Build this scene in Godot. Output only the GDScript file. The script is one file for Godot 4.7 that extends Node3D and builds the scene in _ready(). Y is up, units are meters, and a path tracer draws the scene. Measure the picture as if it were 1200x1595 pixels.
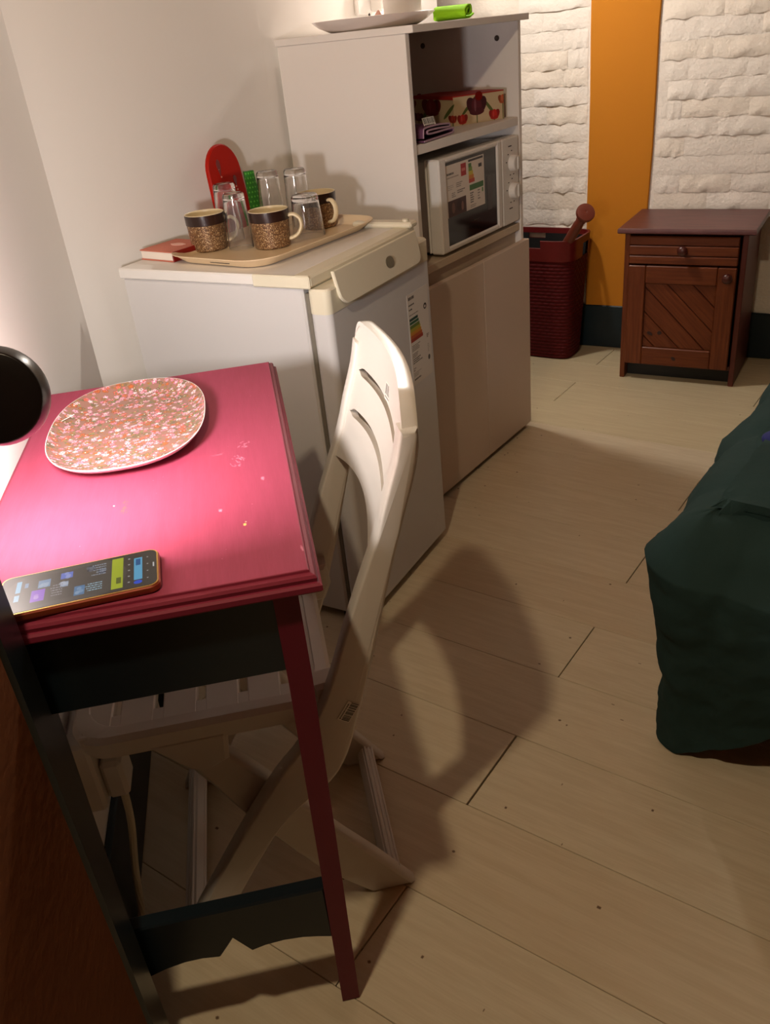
extends Node3D
# A small warm-lit room: desk, folding chair, fridge with a tea tray, microwave cabinet, laundry basket, bedside cabinet, bed.
# Axes: x to the right along the floor planks, y up, -z away from the camera along the left wall.

var M := {}
var rng := RandomNumberGenerator.new()
const UU := Vector3(-0.705, 0, -0.709)   # along the long side of the desk, away from the camera
const WW := Vector3(-0.709, 0, 0.705)    # across the desk, towards the diagonal wall
const TURN := 2.3534                      # yaw that brings local x onto UU


const EXPOSURE := 1.3
const DESK_LAMP := Vector3(-0.759, 0.952, -0.403)
const DESK_LAMP_AIM := Vector3(-0.74, -0.25, -0.63)
const LAMP_COLOR := Color(1.0, 0.975, 0.965)
const LAMP_ENERGY := 0.47
const SCONCE := Vector3(-0.45, 1.92, -0.12)
const SCONCE_COLOR := Color(1.0, 0.91, 0.76)
const SCONCE_ENERGY := 0.74
const WALL_LAMP := Vector3(-1.555, 1.66, -2.50)
const WALL_COLOR := Color(1.0, 0.965, 0.92)
const WALL_ENERGY := 0.60


func _ready() -> void:
	rng.seed = 20240
	# camera
	var cam := Camera3D.new()
	cam.name = "camera"
	add_child(cam)
	cam.transform = Transform3D(Basis(Vector3(0.8207841, -0.0940752, -0.5634389), Vector3(-0.2107099, 0.8669316, -0.4516979), Vector3(0.5309565, 0.4894686, 0.6917410)), Vector3(0, 1.22, 0))
	cam.fov = 61.951
	cam.near = 0.05
	cam.current = true
	# the air outside is dark: it is night
	var we := WorldEnvironment.new()
	we.name = "environment"
	var env := Environment.new()
	env.background_mode = Environment.BG_COLOR
	env.background_color = Color(0.0, 0.0, 0.0)
	env.tonemap_mode = Environment.TONE_MAPPER_LINEAR
	env.tonemap_exposure = EXPOSURE
	env.sdfgi_enabled = true
	env.ssao_enabled = true
	env.ssil_enabled = true
	we.environment = env
	add_child(we)
	build_materials()
	# lamps: the desk lamp, a warm wall lamp left above the camera, a wall lamp above the tall cabinet
	build_desk_lamp()
	globe_lamp("sconce", "small warm globe lamp on the brown timber panel left of the camera", SCONCE, 0.036, SCONCE + Vector3(-0.709, 0, 0.705) * 0.040, SCONCE_COLOR, SCONCE_ENERGY)
	globe_lamp("wall_lamp", "small warm globe wall lamp above the tall cabinet", WALL_LAMP, 0.045, Vector3(-1.62, WALL_LAMP.y + 0.02, WALL_LAMP.z), WALL_COLOR, WALL_ENERGY)
	build_room()
	build_fridge()
	build_cabinet()
	build_desk()
	build_chair()
	build_bed()
	build_nightstand()
	build_basket()
	build_microwave()
	build_tea_tray()
	build_desk_things()
	build_shelf_things()
	build_cabinet_top()
	build_outlet()


# ---------------------------------------------------------------- mesh builder
class MB:
	var p := PackedVector3Array()
	var t := PackedVector2Array()
	func tri(a: Vector3, b: Vector3, c: Vector3, ua := Vector2.ZERO, ub := Vector2.ZERO, uc := Vector2.ZERO) -> void:
		if (b - a).cross(c - a).length_squared() < 1e-18: return
		p.append(a); p.append(b); p.append(c)
		t.append(ua); t.append(ub); t.append(uc)
	func quad(a: Vector3, b: Vector3, c: Vector3, d: Vector3, ua := Vector2.ZERO, ub := Vector2.ZERO, uc := Vector2.ZERO, ud := Vector2.ZERO) -> void:
		tri(a, b, c, ua, ub, uc)
		tri(a, c, d, ua, uc, ud)
	# chamfered box; texture runs along its longest axis, in metres
	func box(xf: Transform3D, s: Vector3, r := 0.002, uo := Vector2.ZERO) -> void:
		var h := s * 0.5
		r = minf(r, minf(h.x, minf(h.y, h.z)) * 0.95)
		var long := 0
		if s.y > s[long]: long = 1
		if s.z > s[long]: long = 2
		for ax in 3:
			var b := (ax + 1) % 3
			var c := (ax + 2) % 3
			var u := b if (b == long or (c != long and s[b] >= s[c])) else c
			var v := c if u == b else b
			for sg in [-1.0, 1.0]:
				var q: Array[Vector3] = []
				for k in [[-1, -1], [1, -1], [1, 1], [-1, 1]]:
					var e := Vector3.ZERO
					e[ax] = h[ax] * sg
					e[b] = (h[b] - r) * k[0]
					e[c] = (h[c] - r) * k[1]
					q.append(e)
				if sg < 0: q.reverse()
				var w: Array[Vector2] = []
				for e in q: w.append(Vector2(e[u], e[v]) + uo)
				quad(xf * q[0], xf * q[1], xf * q[2], xf * q[3], w[0], w[1], w[2], w[3])
		if r <= 0.0: return
		for ax in 3:   # edges along axis ax
			var b := (ax + 1) % 3
			var c := (ax + 2) % 3
			for sb in [-1.0, 1.0]:
				for sc in [-1.0, 1.0]:
					var q: Array[Vector3] = []
					for k in [[-1, 0], [1, 0], [1, 1], [-1, 1]]:
						var e := Vector3.ZERO
						e[ax] = (h[ax] - r) * k[0]
						e[b] = (h[b] - (r if k[1] == 1 else 0.0)) * sb
						e[c] = (h[c] - (0.0 if k[1] == 1 else r)) * sc
						q.append(e)
					if sb * sc > 0: q.reverse()
					var w: Array[Vector2] = []
					for e in q: w.append(Vector2(e[ax], e[b]) + uo)
					quad(xf * q[0], xf * q[1], xf * q[2], xf * q[3], w[0], w[1], w[2], w[3])
		for sx in [-1.0, 1.0]:
			for sy in [-1.0, 1.0]:
				for sz in [-1.0, 1.0]:
					var a := Vector3(h.x * sx, (h.y - r) * sy, (h.z - r) * sz)
					var b := Vector3((h.x - r) * sx, h.y * sy, (h.z - r) * sz)
					var c := Vector3((h.x - r) * sx, (h.y - r) * sy, h.z * sz)
					if sx * sy * sz > 0: tri(xf * a, xf * b, xf * c, uo, uo, uo)
					else: tri(xf * a, xf * c, xf * b, uo, uo, uo)
	# axis-aligned box between two corners
	func bx(a: Vector3, b: Vector3, r := 0.002, uo := Vector2.ZERO) -> void:
		box(Transform3D(Basis(), (a + b) * 0.5), (b - a).abs(), r, uo)
	# profile (radius, height) turned about y; profile runs so that the outside is on its right going up
	func lathe(xf: Transform3D, prof: Array, n := 24) -> void:
		for i in prof.size() - 1:
			var a: Vector2 = prof[i]
			var b: Vector2 = prof[i + 1]
			for k in n:
				var t0 := TAU * k / n
				var t1 := TAU * (k + 1) / n
				var u0 := float(k) / n
				var u1 := float(k + 1) / n
				quad(xf * Vector3(a.x * cos(t0), a.y, a.x * sin(t0)), xf * Vector3(b.x * cos(t0), b.y, b.x * sin(t0)),
					xf * Vector3(b.x * cos(t1), b.y, b.x * sin(t1)), xf * Vector3(a.x * cos(t1), a.y, a.x * sin(t1)),
					Vector2(u0, a.y), Vector2(u0, b.y), Vector2(u1, b.y), Vector2(u1, a.y))
	# anticlockwise outline in xy, thickness d along z, bevel r
	func extr(xf: Transform3D, poly: PackedVector2Array, d: float, r := 0.002) -> void:
		var n := poly.size()
		if Geometry2D.is_polygon_clockwise(poly): poly.reverse()
		var ins := PackedVector2Array()
		for i in n:
			var e0 := (poly[i] - poly[(i + n - 1) % n]).normalized()
			var e1 := (poly[(i + 1) % n] - poly[i]).normalized()
			var n0 := Vector2(-e0.y, e0.x)
			var n1 := Vector2(-e1.y, e1.x)
			var m := n0 + n1
			ins.append(poly[i] + m * (r / maxf(0.35, 0.5 * m.length_squared())))
		var idx := Geometry2D.triangulate_polygon(ins)
		var h := d * 0.5
		for k in range(0, idx.size(), 3):
			var a := ins[idx[k]]
			var b := ins[idx[k + 1]]
			var c := ins[idx[k + 2]]
			if (b - a).cross(c - a) < 0:
				var tmp := b
				b = c
				c = tmp
			tri(xf * Vector3(a.x, a.y, h), xf * Vector3(b.x, b.y, h), xf * Vector3(c.x, c.y, h), a, b, c)
			tri(xf * Vector3(a.x, a.y, -h), xf * Vector3(c.x, c.y, -h), xf * Vector3(b.x, b.y, -h), a, c, b)
		for i in n:
			var j := (i + 1) % n
			var rings := [[ins[i], ins[j], -h], [poly[i], poly[j], -h + r], [poly[i], poly[j], h - r], [ins[i], ins[j], h]]
			for k in 3:
				var lo: Array = rings[k]
				var hi: Array = rings[k + 1]
				quad(xf * Vector3(lo[0].x, lo[0].y, lo[2]), xf * Vector3(lo[1].x, lo[1].y, lo[2]), xf * Vector3(hi[1].x, hi[1].y, hi[2]), xf * Vector3(hi[0].x, hi[0].y, hi[2]), lo[0], lo[1], hi[1], hi[0])
	# round tube through points, radius per point
	func tube(pts: Array, rad, n := 10, flat := 1.0, up := Vector3.UP) -> void:
		var rings := []
		for i in pts.size():
			var d: Vector3 = (pts[mini(i + 1, pts.size() - 1)] - pts[maxi(i - 1, 0)]).normalized()
			var sx := d.cross(up)
			if sx.length() < 0.01: sx = d.cross(Vector3.RIGHT)
			sx = sx.normalized()
			var sy := sx.cross(d).normalized()
			var r: float = rad[i] if rad is Array else rad
			var ring := []
			for k in n:
				var a := TAU * k / n
				ring.append(pts[i] + sx * cos(a) * r + sy * sin(a) * r * flat)
			rings.append(ring)
		for i in rings.size() - 1:
			for k in n:
				var j := (k + 1) % n
				quad(rings[i][k], rings[i + 1][k], rings[i + 1][j], rings[i][j])
		for k in range(1, n - 1):
			tri(rings[0][0], rings[0][k], rings[0][k + 1])
			tri(rings[-1][0], rings[-1][k + 1], rings[-1][k])
	# stack of rectangles: profile entries are (outset, y)
	func prof_rect(xf: Transform3D, w: float, d: float, prof: Array, cap := true) -> void:
		var rings := []
		for q in prof:
			var x: float = w * 0.5 + q.x
			var z: float = d * 0.5 + q.x
			rings.append([xf * Vector3(-x, q.y, z), xf * Vector3(x, q.y, z), xf * Vector3(x, q.y, -z), xf * Vector3(-x, q.y, -z), x, z, q.y])
		for i in rings.size() - 1:
			var a: Array = rings[i]
			var b: Array = rings[i + 1]
			for k in 4:
				var j := (k + 1) % 4
				var l0: float = (a[4] if k % 2 == 0 else a[5])
				quad(a[k], a[j], b[j], b[k], Vector2(-l0, a[6]), Vector2(l0, a[6]), Vector2(l0, b[6]), Vector2(-l0, b[6]))
		if cap:
			var b: Array = rings[-1]
			quad(b[0], b[1], b[2], b[3], Vector2(-b[4], b[5]), Vector2(b[4], b[5]), Vector2(b[4], -b[5]), Vector2(-b[4], -b[5]))
			var a: Array = rings[0]
			quad(a[3], a[2], a[1], a[0], Vector2(-a[4], -a[5]), Vector2(a[4], -a[5]), Vector2(a[4], a[5]), Vector2(-a[4], a[5]))
	# stack of outlines in the xz plane: [poly2d, y] each with the same count, anticlockwise seen from above
	func loft(xf: Transform3D, rings: Array, cap_lo := true, cap_hi := true) -> void:
		for i in rings.size() - 1:
			var a: Array = rings[i][0]
			var b: Array = rings[i + 1][0]
			var n := a.size()
			for k in n:
				var j := (k + 1) % n
				quad(xf * Vector3(a[k].x, rings[i][1], -a[k].y), xf * Vector3(a[j].x, rings[i][1], -a[j].y), xf * Vector3(b[j].x, rings[i + 1][1], -b[j].y), xf * Vector3(b[k].x, rings[i + 1][1], -b[k].y), a[k], a[j], b[j], b[k])
		for e in [[0, cap_lo], [rings.size() - 1, cap_hi]]:
			if not e[1]: continue
			var a: Array = rings[e[0]][0]
			var y: float = rings[e[0]][1]
			var c := Vector2.ZERO
			for q in a: c += q
			c /= a.size()
			for k in a.size():
				var j := (k + 1) % a.size()
				var v0 := xf * Vector3(a[k].x, y, -a[k].y)
				var v1 := xf * Vector3(a[j].x, y, -a[j].y)
				var vc := xf * Vector3(c.x, y, -c.y)
				if e[0] == 0: tri(v1, v0, vc, a[j], a[k], c)
				else: tri(v0, v1, vc, a[k], a[j], c)
	# sheet: f(u, v) -> point; outward side is du x dv; thickness th behind it (0: single)
	func sheet(f: Callable, nu: int, nv: int, th := 0.0, uvs := Vector2.ONE) -> void:
		var g := []
		var bk := []
		for i in nu + 1:
			var row := []
			for j in nv + 1: row.append(f.call(float(i) / nu, float(j) / nv))
			g.append(row)
		if th > 0.0:
			for i in nu + 1:
				var row := []
				for j in nv + 1:
					var du: Vector3 = g[mini(i + 1, nu)][j] - g[maxi(i - 1, 0)][j]
					var dv: Vector3 = g[i][mini(j + 1, nv)] - g[i][maxi(j - 1, 0)]
					row.append(g[i][j] - du.cross(dv).normalized() * th)
				bk.append(row)
		for i in nu:
			for j in nv:
				var a := Vector2(float(i) / nu, float(j) / nv) * uvs
				var c := Vector2(float(i + 1) / nu, float(j + 1) / nv) * uvs
				quad(g[i][j], g[i + 1][j], g[i + 1][j + 1], g[i][j + 1], a, Vector2(c.x, a.y), c, Vector2(a.x, c.y))
				if th > 0.0: quad(bk[i][j + 1], bk[i + 1][j + 1], bk[i + 1][j], bk[i][j], Vector2(a.x, c.y), c, Vector2(c.x, a.y), a)
		if th > 0.0:
			for i in nu:
				quad(bk[i][0], bk[i + 1][0], g[i + 1][0], g[i][0])
				quad(g[i][nv], g[i + 1][nv], bk[i + 1][nv], bk[i][nv])
			for j in nv:
				quad(g[0][j], g[0][j + 1], bk[0][j + 1], bk[0][j])
				quad(bk[nu][j], bk[nu][j + 1], g[nu][j + 1], g[nu][j])
	func mesh(crease := 40.0) -> ArrayMesh:
		var n := p.size()
		var fn := PackedVector3Array()
		var at := {}
		var keys := []
		for i in range(0, n, 3):
			fn.append((p[i + 1] - p[i]).cross(p[i + 2] - p[i]))
		for i in n:
			var k := Vector3i((p[i] * 40000.0).round())
			keys.append(k)
			if at.has(k): at[k].append(i / 3)
			else: at[k] = [i / 3]
		var nr := PackedVector3Array()
		nr.resize(n)
		var lim := cos(deg_to_rad(crease))
		for i in n:
			var me := fn[i / 3]
			var mu := me.normalized()
			var s := Vector3.ZERO
			for j in at[keys[i]]:
				if fn[j].normalized().dot(mu) > lim: s += fn[j]
			nr[i] = s.normalized()
		var P := PackedVector3Array()
		var N := PackedVector3Array()
		var T := PackedVector2Array()
		for i in range(0, n, 3):
			for k in [0, 2, 1]:
				P.append(p[i + k])
				N.append(nr[i + k])
				T.append(t[i + k])
		var arr := []
		arr.resize(Mesh.ARRAY_MAX)
		arr[Mesh.ARRAY_VERTEX] = P
		arr[Mesh.ARRAY_NORMAL] = N
		arr[Mesh.ARRAY_TEX_UV] = T
		var m := ArrayMesh.new()
		m.add_surface_from_arrays(Mesh.PRIMITIVE_TRIANGLES, arr)
		return m


func X(o := Vector3.ZERO, yaw := 0.0) -> Transform3D:
	return Transform3D(Basis(Vector3.UP, yaw), o)


func aim(o: Vector3, y: Vector3, hint := Vector3.UP) -> Transform3D:   # local y along «y»
	y = y.normalized()
	if absf(y.dot(hint)) > 0.98: hint = Vector3.RIGHT
	var x := hint.cross(y).normalized()
	return Transform3D(Basis(x, y, x.cross(y)), o)


# ---------------------------------------------------------------- scene objects
func thing(called: String, label: String, category: String, at := Vector3.ZERO, yaw := 0.0, group := "") -> Node3D:
	var o := Node3D.new()
	o.name = called
	add_child(o, true)
	o.position = at
	o.rotation.y = yaw
	o.set_meta("label", label)
	o.set_meta("category", category)
	if group: o.set_meta("group", group)
	return o


func part(called: String, mb, mat: Material, parent: Node, label := "", crease := 40.0) -> MeshInstance3D:
	var o := MeshInstance3D.new()
	o.name = called
	o.mesh = mb.mesh(crease) if mb is MB else mb
	o.material_override = mat
	o.cast_shadow = GeometryInstance3D.SHADOW_CASTING_SETTING_ON
	parent.add_child(o, true)
	if label: o.set_meta("label", label)
	return o


func tag(o: Node, label: String, category: String, group := "") -> Node:
	o.set_meta("label", label)
	o.set_meta("category", category)
	if group: o.set_meta("group", group)
	return o


func struct(called: String, mb, mat: Material, label := "") -> MeshInstance3D:
	var o := part(called, mb, mat, self)
	o.set_meta("kind", "structure")
	if label: o.set_meta("label", label)
	return o


# ---------------------------------------------------------------- materials
func mat(c: Color, rough := 0.6, metal := 0.0, spec := 0.5) -> StandardMaterial3D:
	var m := StandardMaterial3D.new()
	m.albedo_color = c
	m.roughness = rough
	m.metallic = metal
	m.metallic_specular = spec
	return m


func rgb(r: float, g: float, b: float) -> Color:
	return Color(r / 255.0, g / 255.0, b / 255.0)


func noise(freq: float, sd: int, oct := 3) -> FastNoiseLite:
	var n := FastNoiseLite.new()
	n.seed = sd
	n.frequency = freq
	n.noise_type = FastNoiseLite.TYPE_SIMPLEX_SMOOTH
	n.fractal_octaves = oct
	return n


func tex(im: Image) -> ImageTexture:
	return ImageTexture.create_from_image(im)


func normal_from(f: Callable, n: int, strength: float) -> ImageTexture:
	var im := Image.create_empty(n, n, false, Image.FORMAT_RGBA8)
	for y in n:
		for x in n:
			var v: float = clampf(f.call(x, y), 0, 1)
			im.set_pixel(x, y, Color(v, v, v))
	im.bump_map_to_normal_map(strength)
	return tex(im)


func tri(m: StandardMaterial3D, scale: float, world := false) -> StandardMaterial3D:
	m.uv1_triplanar = true
	m.uv1_world_triplanar = world
	m.uv1_scale = Vector3.ONE * scale
	return m


# stretched grain: rows along u
func grain(a: Color, b: Color, w: int, h: int, sx: float, sy: float, sd: int, fine := 0.25, spots := 0, spot := Color.BLACK) -> Image:
	var im := Image.create_empty(w, h, false, Image.FORMAT_RGB8)
	var n1 := noise(1.0, sd, 4)
	var n2 := noise(1.0, sd + 7, 2)
	for y in h:
		for x in w:
			# blended across the seam so that the picture repeats
			var fx := float(x) / w
			var fy := float(y) / h
			var v := 0.0
			for k in [[0.0, 1.0 - fx], [1.0, fx]]:
				var px: float = (fx - k[0]) * sx
				v += k[1] * (n1.get_noise_3d(px, cos(TAU * fy) * sy, sin(TAU * fy) * sy) + fine * n2.get_noise_3d(px * 3.0, cos(TAU * fy) * sy * 7.0, sin(TAU * fy) * sy * 7.0))
			im.set_pixel(x, y, a.lerp(b, clampf(0.5 + v, 0, 1)))
	var r := RandomNumberGenerator.new()
	r.seed = sd
	for k in spots:
		var cx := r.randi_range(4, w - 5)
		var cy := r.randi_range(4, h - 5)
		var rx := r.randf_range(0.7, 2.6)
		var ry := r.randf_range(0.6, 2.0)
		for y in range(-3, 4):
			for x in range(-4, 5):
				if (x / rx) * (x / rx) + (y / ry) * (y / ry) <= 1.0:
					var o := im.get_pixel(clampi(cx + x, 0, w - 1), clampi(cy + y, 0, h - 1))
					im.set_pixel(clampi(cx + x, 0, w - 1), clampi(cy + y, 0, h - 1), o.lerp(spot, 0.75))
	return im


func build_materials() -> void:
	var nz := noise(0.02, 3, 4)
	var plaster := normal_from(func(x, y): return 0.5 + 0.4 * nz.get_noise_2d(x, y), 256, 1.2)
	M.wall = tri(mat(rgb(236, 230, 223), 0.85, 0, 0.25), 1.1, true)
	M.wall.normal_enabled = true
	M.wall.normal_texture = plaster
	M.wall.normal_scale = 0.35
	var nb := noise(0.045, 9, 5)
	var rough := normal_from(func(x, y): return 0.5 + 0.55 * nb.get_noise_2d(x, y), 512, 3.0)
	M.brick = tri(mat(rgb(236, 228, 219), 0.8, 0, 0.3), 2.6, true)
	M.brick.normal_enabled = true
	M.brick.normal_texture = rough
	M.brick.normal_scale = 0.9
	M.brick2 = M.brick.duplicate()
	M.brick2.albedo_color = rgb(233, 223, 211)
	M.ceiling = tri(mat(rgb(104, 70, 48), 0.7, 0, 0.3), 1.0, true)
	M.ochre = tri(mat(rgb(132, 92, 62), 0.85, 0, 0.25), 1.0, true)
	M.orange = tri(mat(rgb(192, 122, 32), 0.75, 0, 0.3), 1.3, true)
	M.orange.normal_enabled = true
	M.orange.normal_texture = plaster
	M.orange.normal_scale = 0.5
	M.skirt = tri(mat(rgb(22, 36, 42), 0.4, 0, 0.4), 1.3, true)
	M.skirt.normal_enabled = true
	M.skirt.normal_texture = plaster
	M.skirt.normal_scale = 0.6
	M.post = tri(mat(rgb(112, 68, 40), 0.8, 0, 0.2), 2.0, true)
	M.post.normal_enabled = true
	M.post.normal_texture = rough
	M.post.normal_scale = 0.4
	# floor boards
	M.under = mat(rgb(40, 26, 16), 0.9)
	M.plank = []
	var fl := tex(grain(rgb(213, 200, 174), rgb(203, 188, 160), 1024, 256, 6.0, 3.0, 21, 0.7, 22, rgb(70, 48, 32)))
	var fl2 := tex(grain(rgb(210, 195, 168), rgb(200, 183, 154), 1024, 256, 5.0, 3.4, 33, 0.7, 12, rgb(74, 52, 34)))
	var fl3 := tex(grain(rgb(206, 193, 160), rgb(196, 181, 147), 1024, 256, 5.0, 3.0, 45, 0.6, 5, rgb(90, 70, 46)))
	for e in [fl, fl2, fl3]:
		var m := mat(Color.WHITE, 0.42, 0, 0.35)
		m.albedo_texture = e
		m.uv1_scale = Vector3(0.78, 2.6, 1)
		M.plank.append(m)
	# furniture
	M.white = mat(rgb(232, 227, 222), 0.45, 0, 0.4)
	M.melamine = mat(rgb(238, 231, 226), 0.5, 0, 0.35)
	M.door = mat(rgb(216, 196, 180), 0.5, 0, 0.35)  # same white as the cabinet, with the shade on the doors put into the colour
	M.back_white = mat(rgb(247, 242, 236), 0.6, 0, 0.3)  # cabinet white lightened on the back panel to stand in for light inside
	M.melamine_edge = mat(rgb(214, 202, 190), 0.55)
	M.niche = mat(rgb(208, 188, 164), 0.55)
	M.fridge = mat(rgb(212, 208, 207), 0.38, 0, 0.45)
	M.cream = mat(rgb(226, 217, 194), 0.4, 0, 0.45)
	M.gasket = mat(rgb(120, 112, 100), 0.7)
	M.dark = mat(rgb(18, 15, 14), 0.5)
	M.black = mat(rgb(14, 11, 11), 0.35, 0, 0.5)
	M.steel = mat(rgb(150, 142, 134), 0.35, 0.9)
	M.screw = mat(rgb(92, 80, 72), 0.4, 0.7)
	M.chair = mat(rgb(210, 202, 193), 0.33, 0, 0.5)
	M.desk = mat(Color.WHITE, 0.58, 0, 0.3)
	M.desk.albedo_texture = tex(desk_picture())
	M.desk_edge = mat(rgb(132, 40, 62), 0.55, 0, 0.35)
	M.crimson = mat(rgb(104, 20, 42), 0.45, 0, 0.4)
	M.navy = mat(rgb(20, 30, 36), 0.3, 0, 0.45)
	M.glass = mat(Color(1, 1, 1, 0.02), 0.0)
	M.glass.refraction_enabled = true
	M.glass.refraction_scale = 0.05
	M.glass.transparency = BaseMaterial3D.TRANSPARENCY_ALPHA
	M.mug_dark = mat(rgb(44, 24, 18), 0.25, 0, 0.5)
	M.mug_cream = mat(rgb(232, 214, 176), 0.35)
	M.glitter = mat(Color.WHITE, 0.4, 0.25)
	M.glitter.albedo_texture = tex(glitter_picture())
	M.glitter.uv1_scale = Vector3(3, 11, 1)
	M.tray = mat(rgb(232, 206, 168), 0.4)
	M.tray_mark = mat(rgb(60, 44, 34), 0.5)
	M.red_board = mat(rgb(172, 24, 8), 0.45, 0, 0.25)
	M.red_dark = mat(rgb(120, 14, 8), 0.3)
	M.drop = mat(rgb(230, 170, 150), 0.15)
	M.green_pack = mat(Color.WHITE, 0.45)
	M.green_pack.albedo_texture = tex(dots_picture(rgb(40, 122, 30), rgb(110, 190, 70)))
	M.book_red = mat(rgb(202, 112, 88), 0.6)
	M.paper = mat(rgb(232, 220, 208), 0.8)
	M.lime = mat(rgb(150, 214, 40), 0.85, 0, 0.2)
	M.pink = mat(rgb(242, 190, 176), 0.8)
	M.porcelain = mat(rgb(240, 228, 222), 0.3)
	M.purple = mat(rgb(104, 66, 92), 0.9, 0, 0.2)
	M.lilac = mat(rgb(196, 164, 186), 0.9, 0, 0.2)
	M.tulip = mat(Color.WHITE, 0.55)
	M.tulip.albedo_texture = tex(tulip_picture())
	M.tulip_red = mat(rgb(176, 40, 28), 0.6)
	M.plate = mat(Color.WHITE, 0.22, 0, 0.5)
	M.plate.albedo_texture = tex(flower_picture())
	M.plate_white = mat(rgb(238, 230, 226), 0.25)
	M.phone_case = mat(rgb(150, 66, 40), 0.35, 0.3)
	M.gold = mat(rgb(214, 170, 96), 0.3, 0.8)
	M.phone_screen = mat(rgb(60, 56, 52), 0.08, 0, 0.5)
	var ps := tex(phone_picture())
	M.phone_screen.albedo_texture = ps
	M.phone_screen.emission_enabled = true
	M.phone_screen.emission_operator = BaseMaterial3D.EMISSION_OP_MULTIPLY
	M.phone_screen.emission = Color.WHITE
	M.phone_screen.emission_texture = ps
	M.phone_screen.emission_energy_multiplier = 0.45
	# pine and plum of the bedside cabinet
	M.pine = mat(Color.WHITE, 0.4, 0, 0.4)
	M.pine.albedo_texture = tex(grain(rgb(116, 60, 30), rgb(92, 43, 20), 512, 256, 2.0, 3.0, 61, 0.6))
	M.pine.uv1_scale = Vector3(2.2, 5, 1)
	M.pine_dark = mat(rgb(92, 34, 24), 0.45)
	M.plum = mat(Color.WHITE, 0.4)
	M.plum.albedo_texture = tex(grain(rgb(104, 58, 54), rgb(80, 40, 40), 256, 128, 3.0, 2.0, 71, 0.4))
	M.plum.uv1_scale = Vector3(2, 4, 1)
	M.knob = mat(rgb(70, 26, 20), 0.35)
	M.knot = mat(rgb(46, 18, 12), 0.5)
	# basket weave
	var weave := normal_from(func(x, y):
		var row := int(y / 16.0)
		var fy := fposmod(y, 16.0) / 16.0
		var fx := fposmod(x + (16.0 if row % 2 else 0.0), 32.0) / 32.0
		return clampf(sin(PI * fy), 0, 1) * (0.35 + 0.65 * sin(PI * fx)), 128, 6.0)
	M.basket = tri(mat(rgb(82, 17, 20), 0.6, 0, 0.25), 9.0)
	M.basket.normal_enabled = true
	M.basket.normal_texture = weave
	M.basket.normal_scale = 0.8
	M.basket_rim = mat(rgb(100, 19, 21), 0.4, 0, 0.45)
	M.handle_wood = mat(rgb(104, 44, 28), 0.45)
	var nq := noise(0.05, 5, 4)
	var cloth := normal_from(func(x, y): return 0.5 + 0.5 * nq.get_noise_2d(x, y), 256, 2.0)
	M.duvet = tri(mat(rgb(44, 64, 63), 0.85, 0, 0.2), 2.2)
	M.duvet.normal_enabled = true
	M.duvet.normal_texture = cloth
	M.duvet.normal_scale = 0.4
	M.blue = mat(rgb(26, 34, 110), 0.85)
	M.mattress = mat(rgb(60, 24, 28), 0.9)
	M.lamp_shell = mat(rgb(16, 12, 12), 0.28, 0, 0.5)
	M.label_fridge = mat(Color.WHITE, 0.5)
	M.label_fridge.albedo_texture = tex(fridge_label_picture())
	M.label_micro = mat(Color.WHITE, 0.5)
	M.label_micro.albedo_texture = tex(micro_label_picture())
	M.barcode = mat(Color.WHITE, 0.6)
	M.barcode.albedo_texture = tex(barcode_picture())
	M.ink = mat(rgb(60, 54, 50), 0.7)
	M.badge = mat(rgb(120, 112, 92), 0.3, 0.6)


func blank(w: int, h: int, c: Color) -> Image:
	var im := Image.create_empty(w, h, false, Image.FORMAT_RGB8)
	im.fill(c)
	return im


func disc(im: Image, cx: float, cy: float, rx: float, ry: float, c: Color, k := 1.0, rot := 0.0) -> void:
	var r := int(maxf(rx, ry)) + 1
	for y in range(int(cy) - r, int(cy) + r + 1):
		for x in range(int(cx) - r, int(cx) + r + 1):
			var dx := x - cx
			var dy := y - cy
			var ex := dx * cos(rot) + dy * sin(rot)
			var ey := -dx * sin(rot) + dy * cos(rot)
			if (ex / rx) * (ex / rx) + (ey / ry) * (ey / ry) <= 1.0:
				var px := posmod(x, im.get_width())
				var py := posmod(y, im.get_height())
				im.set_pixel(px, py, im.get_pixel(px, py).lerp(c, k))


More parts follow.
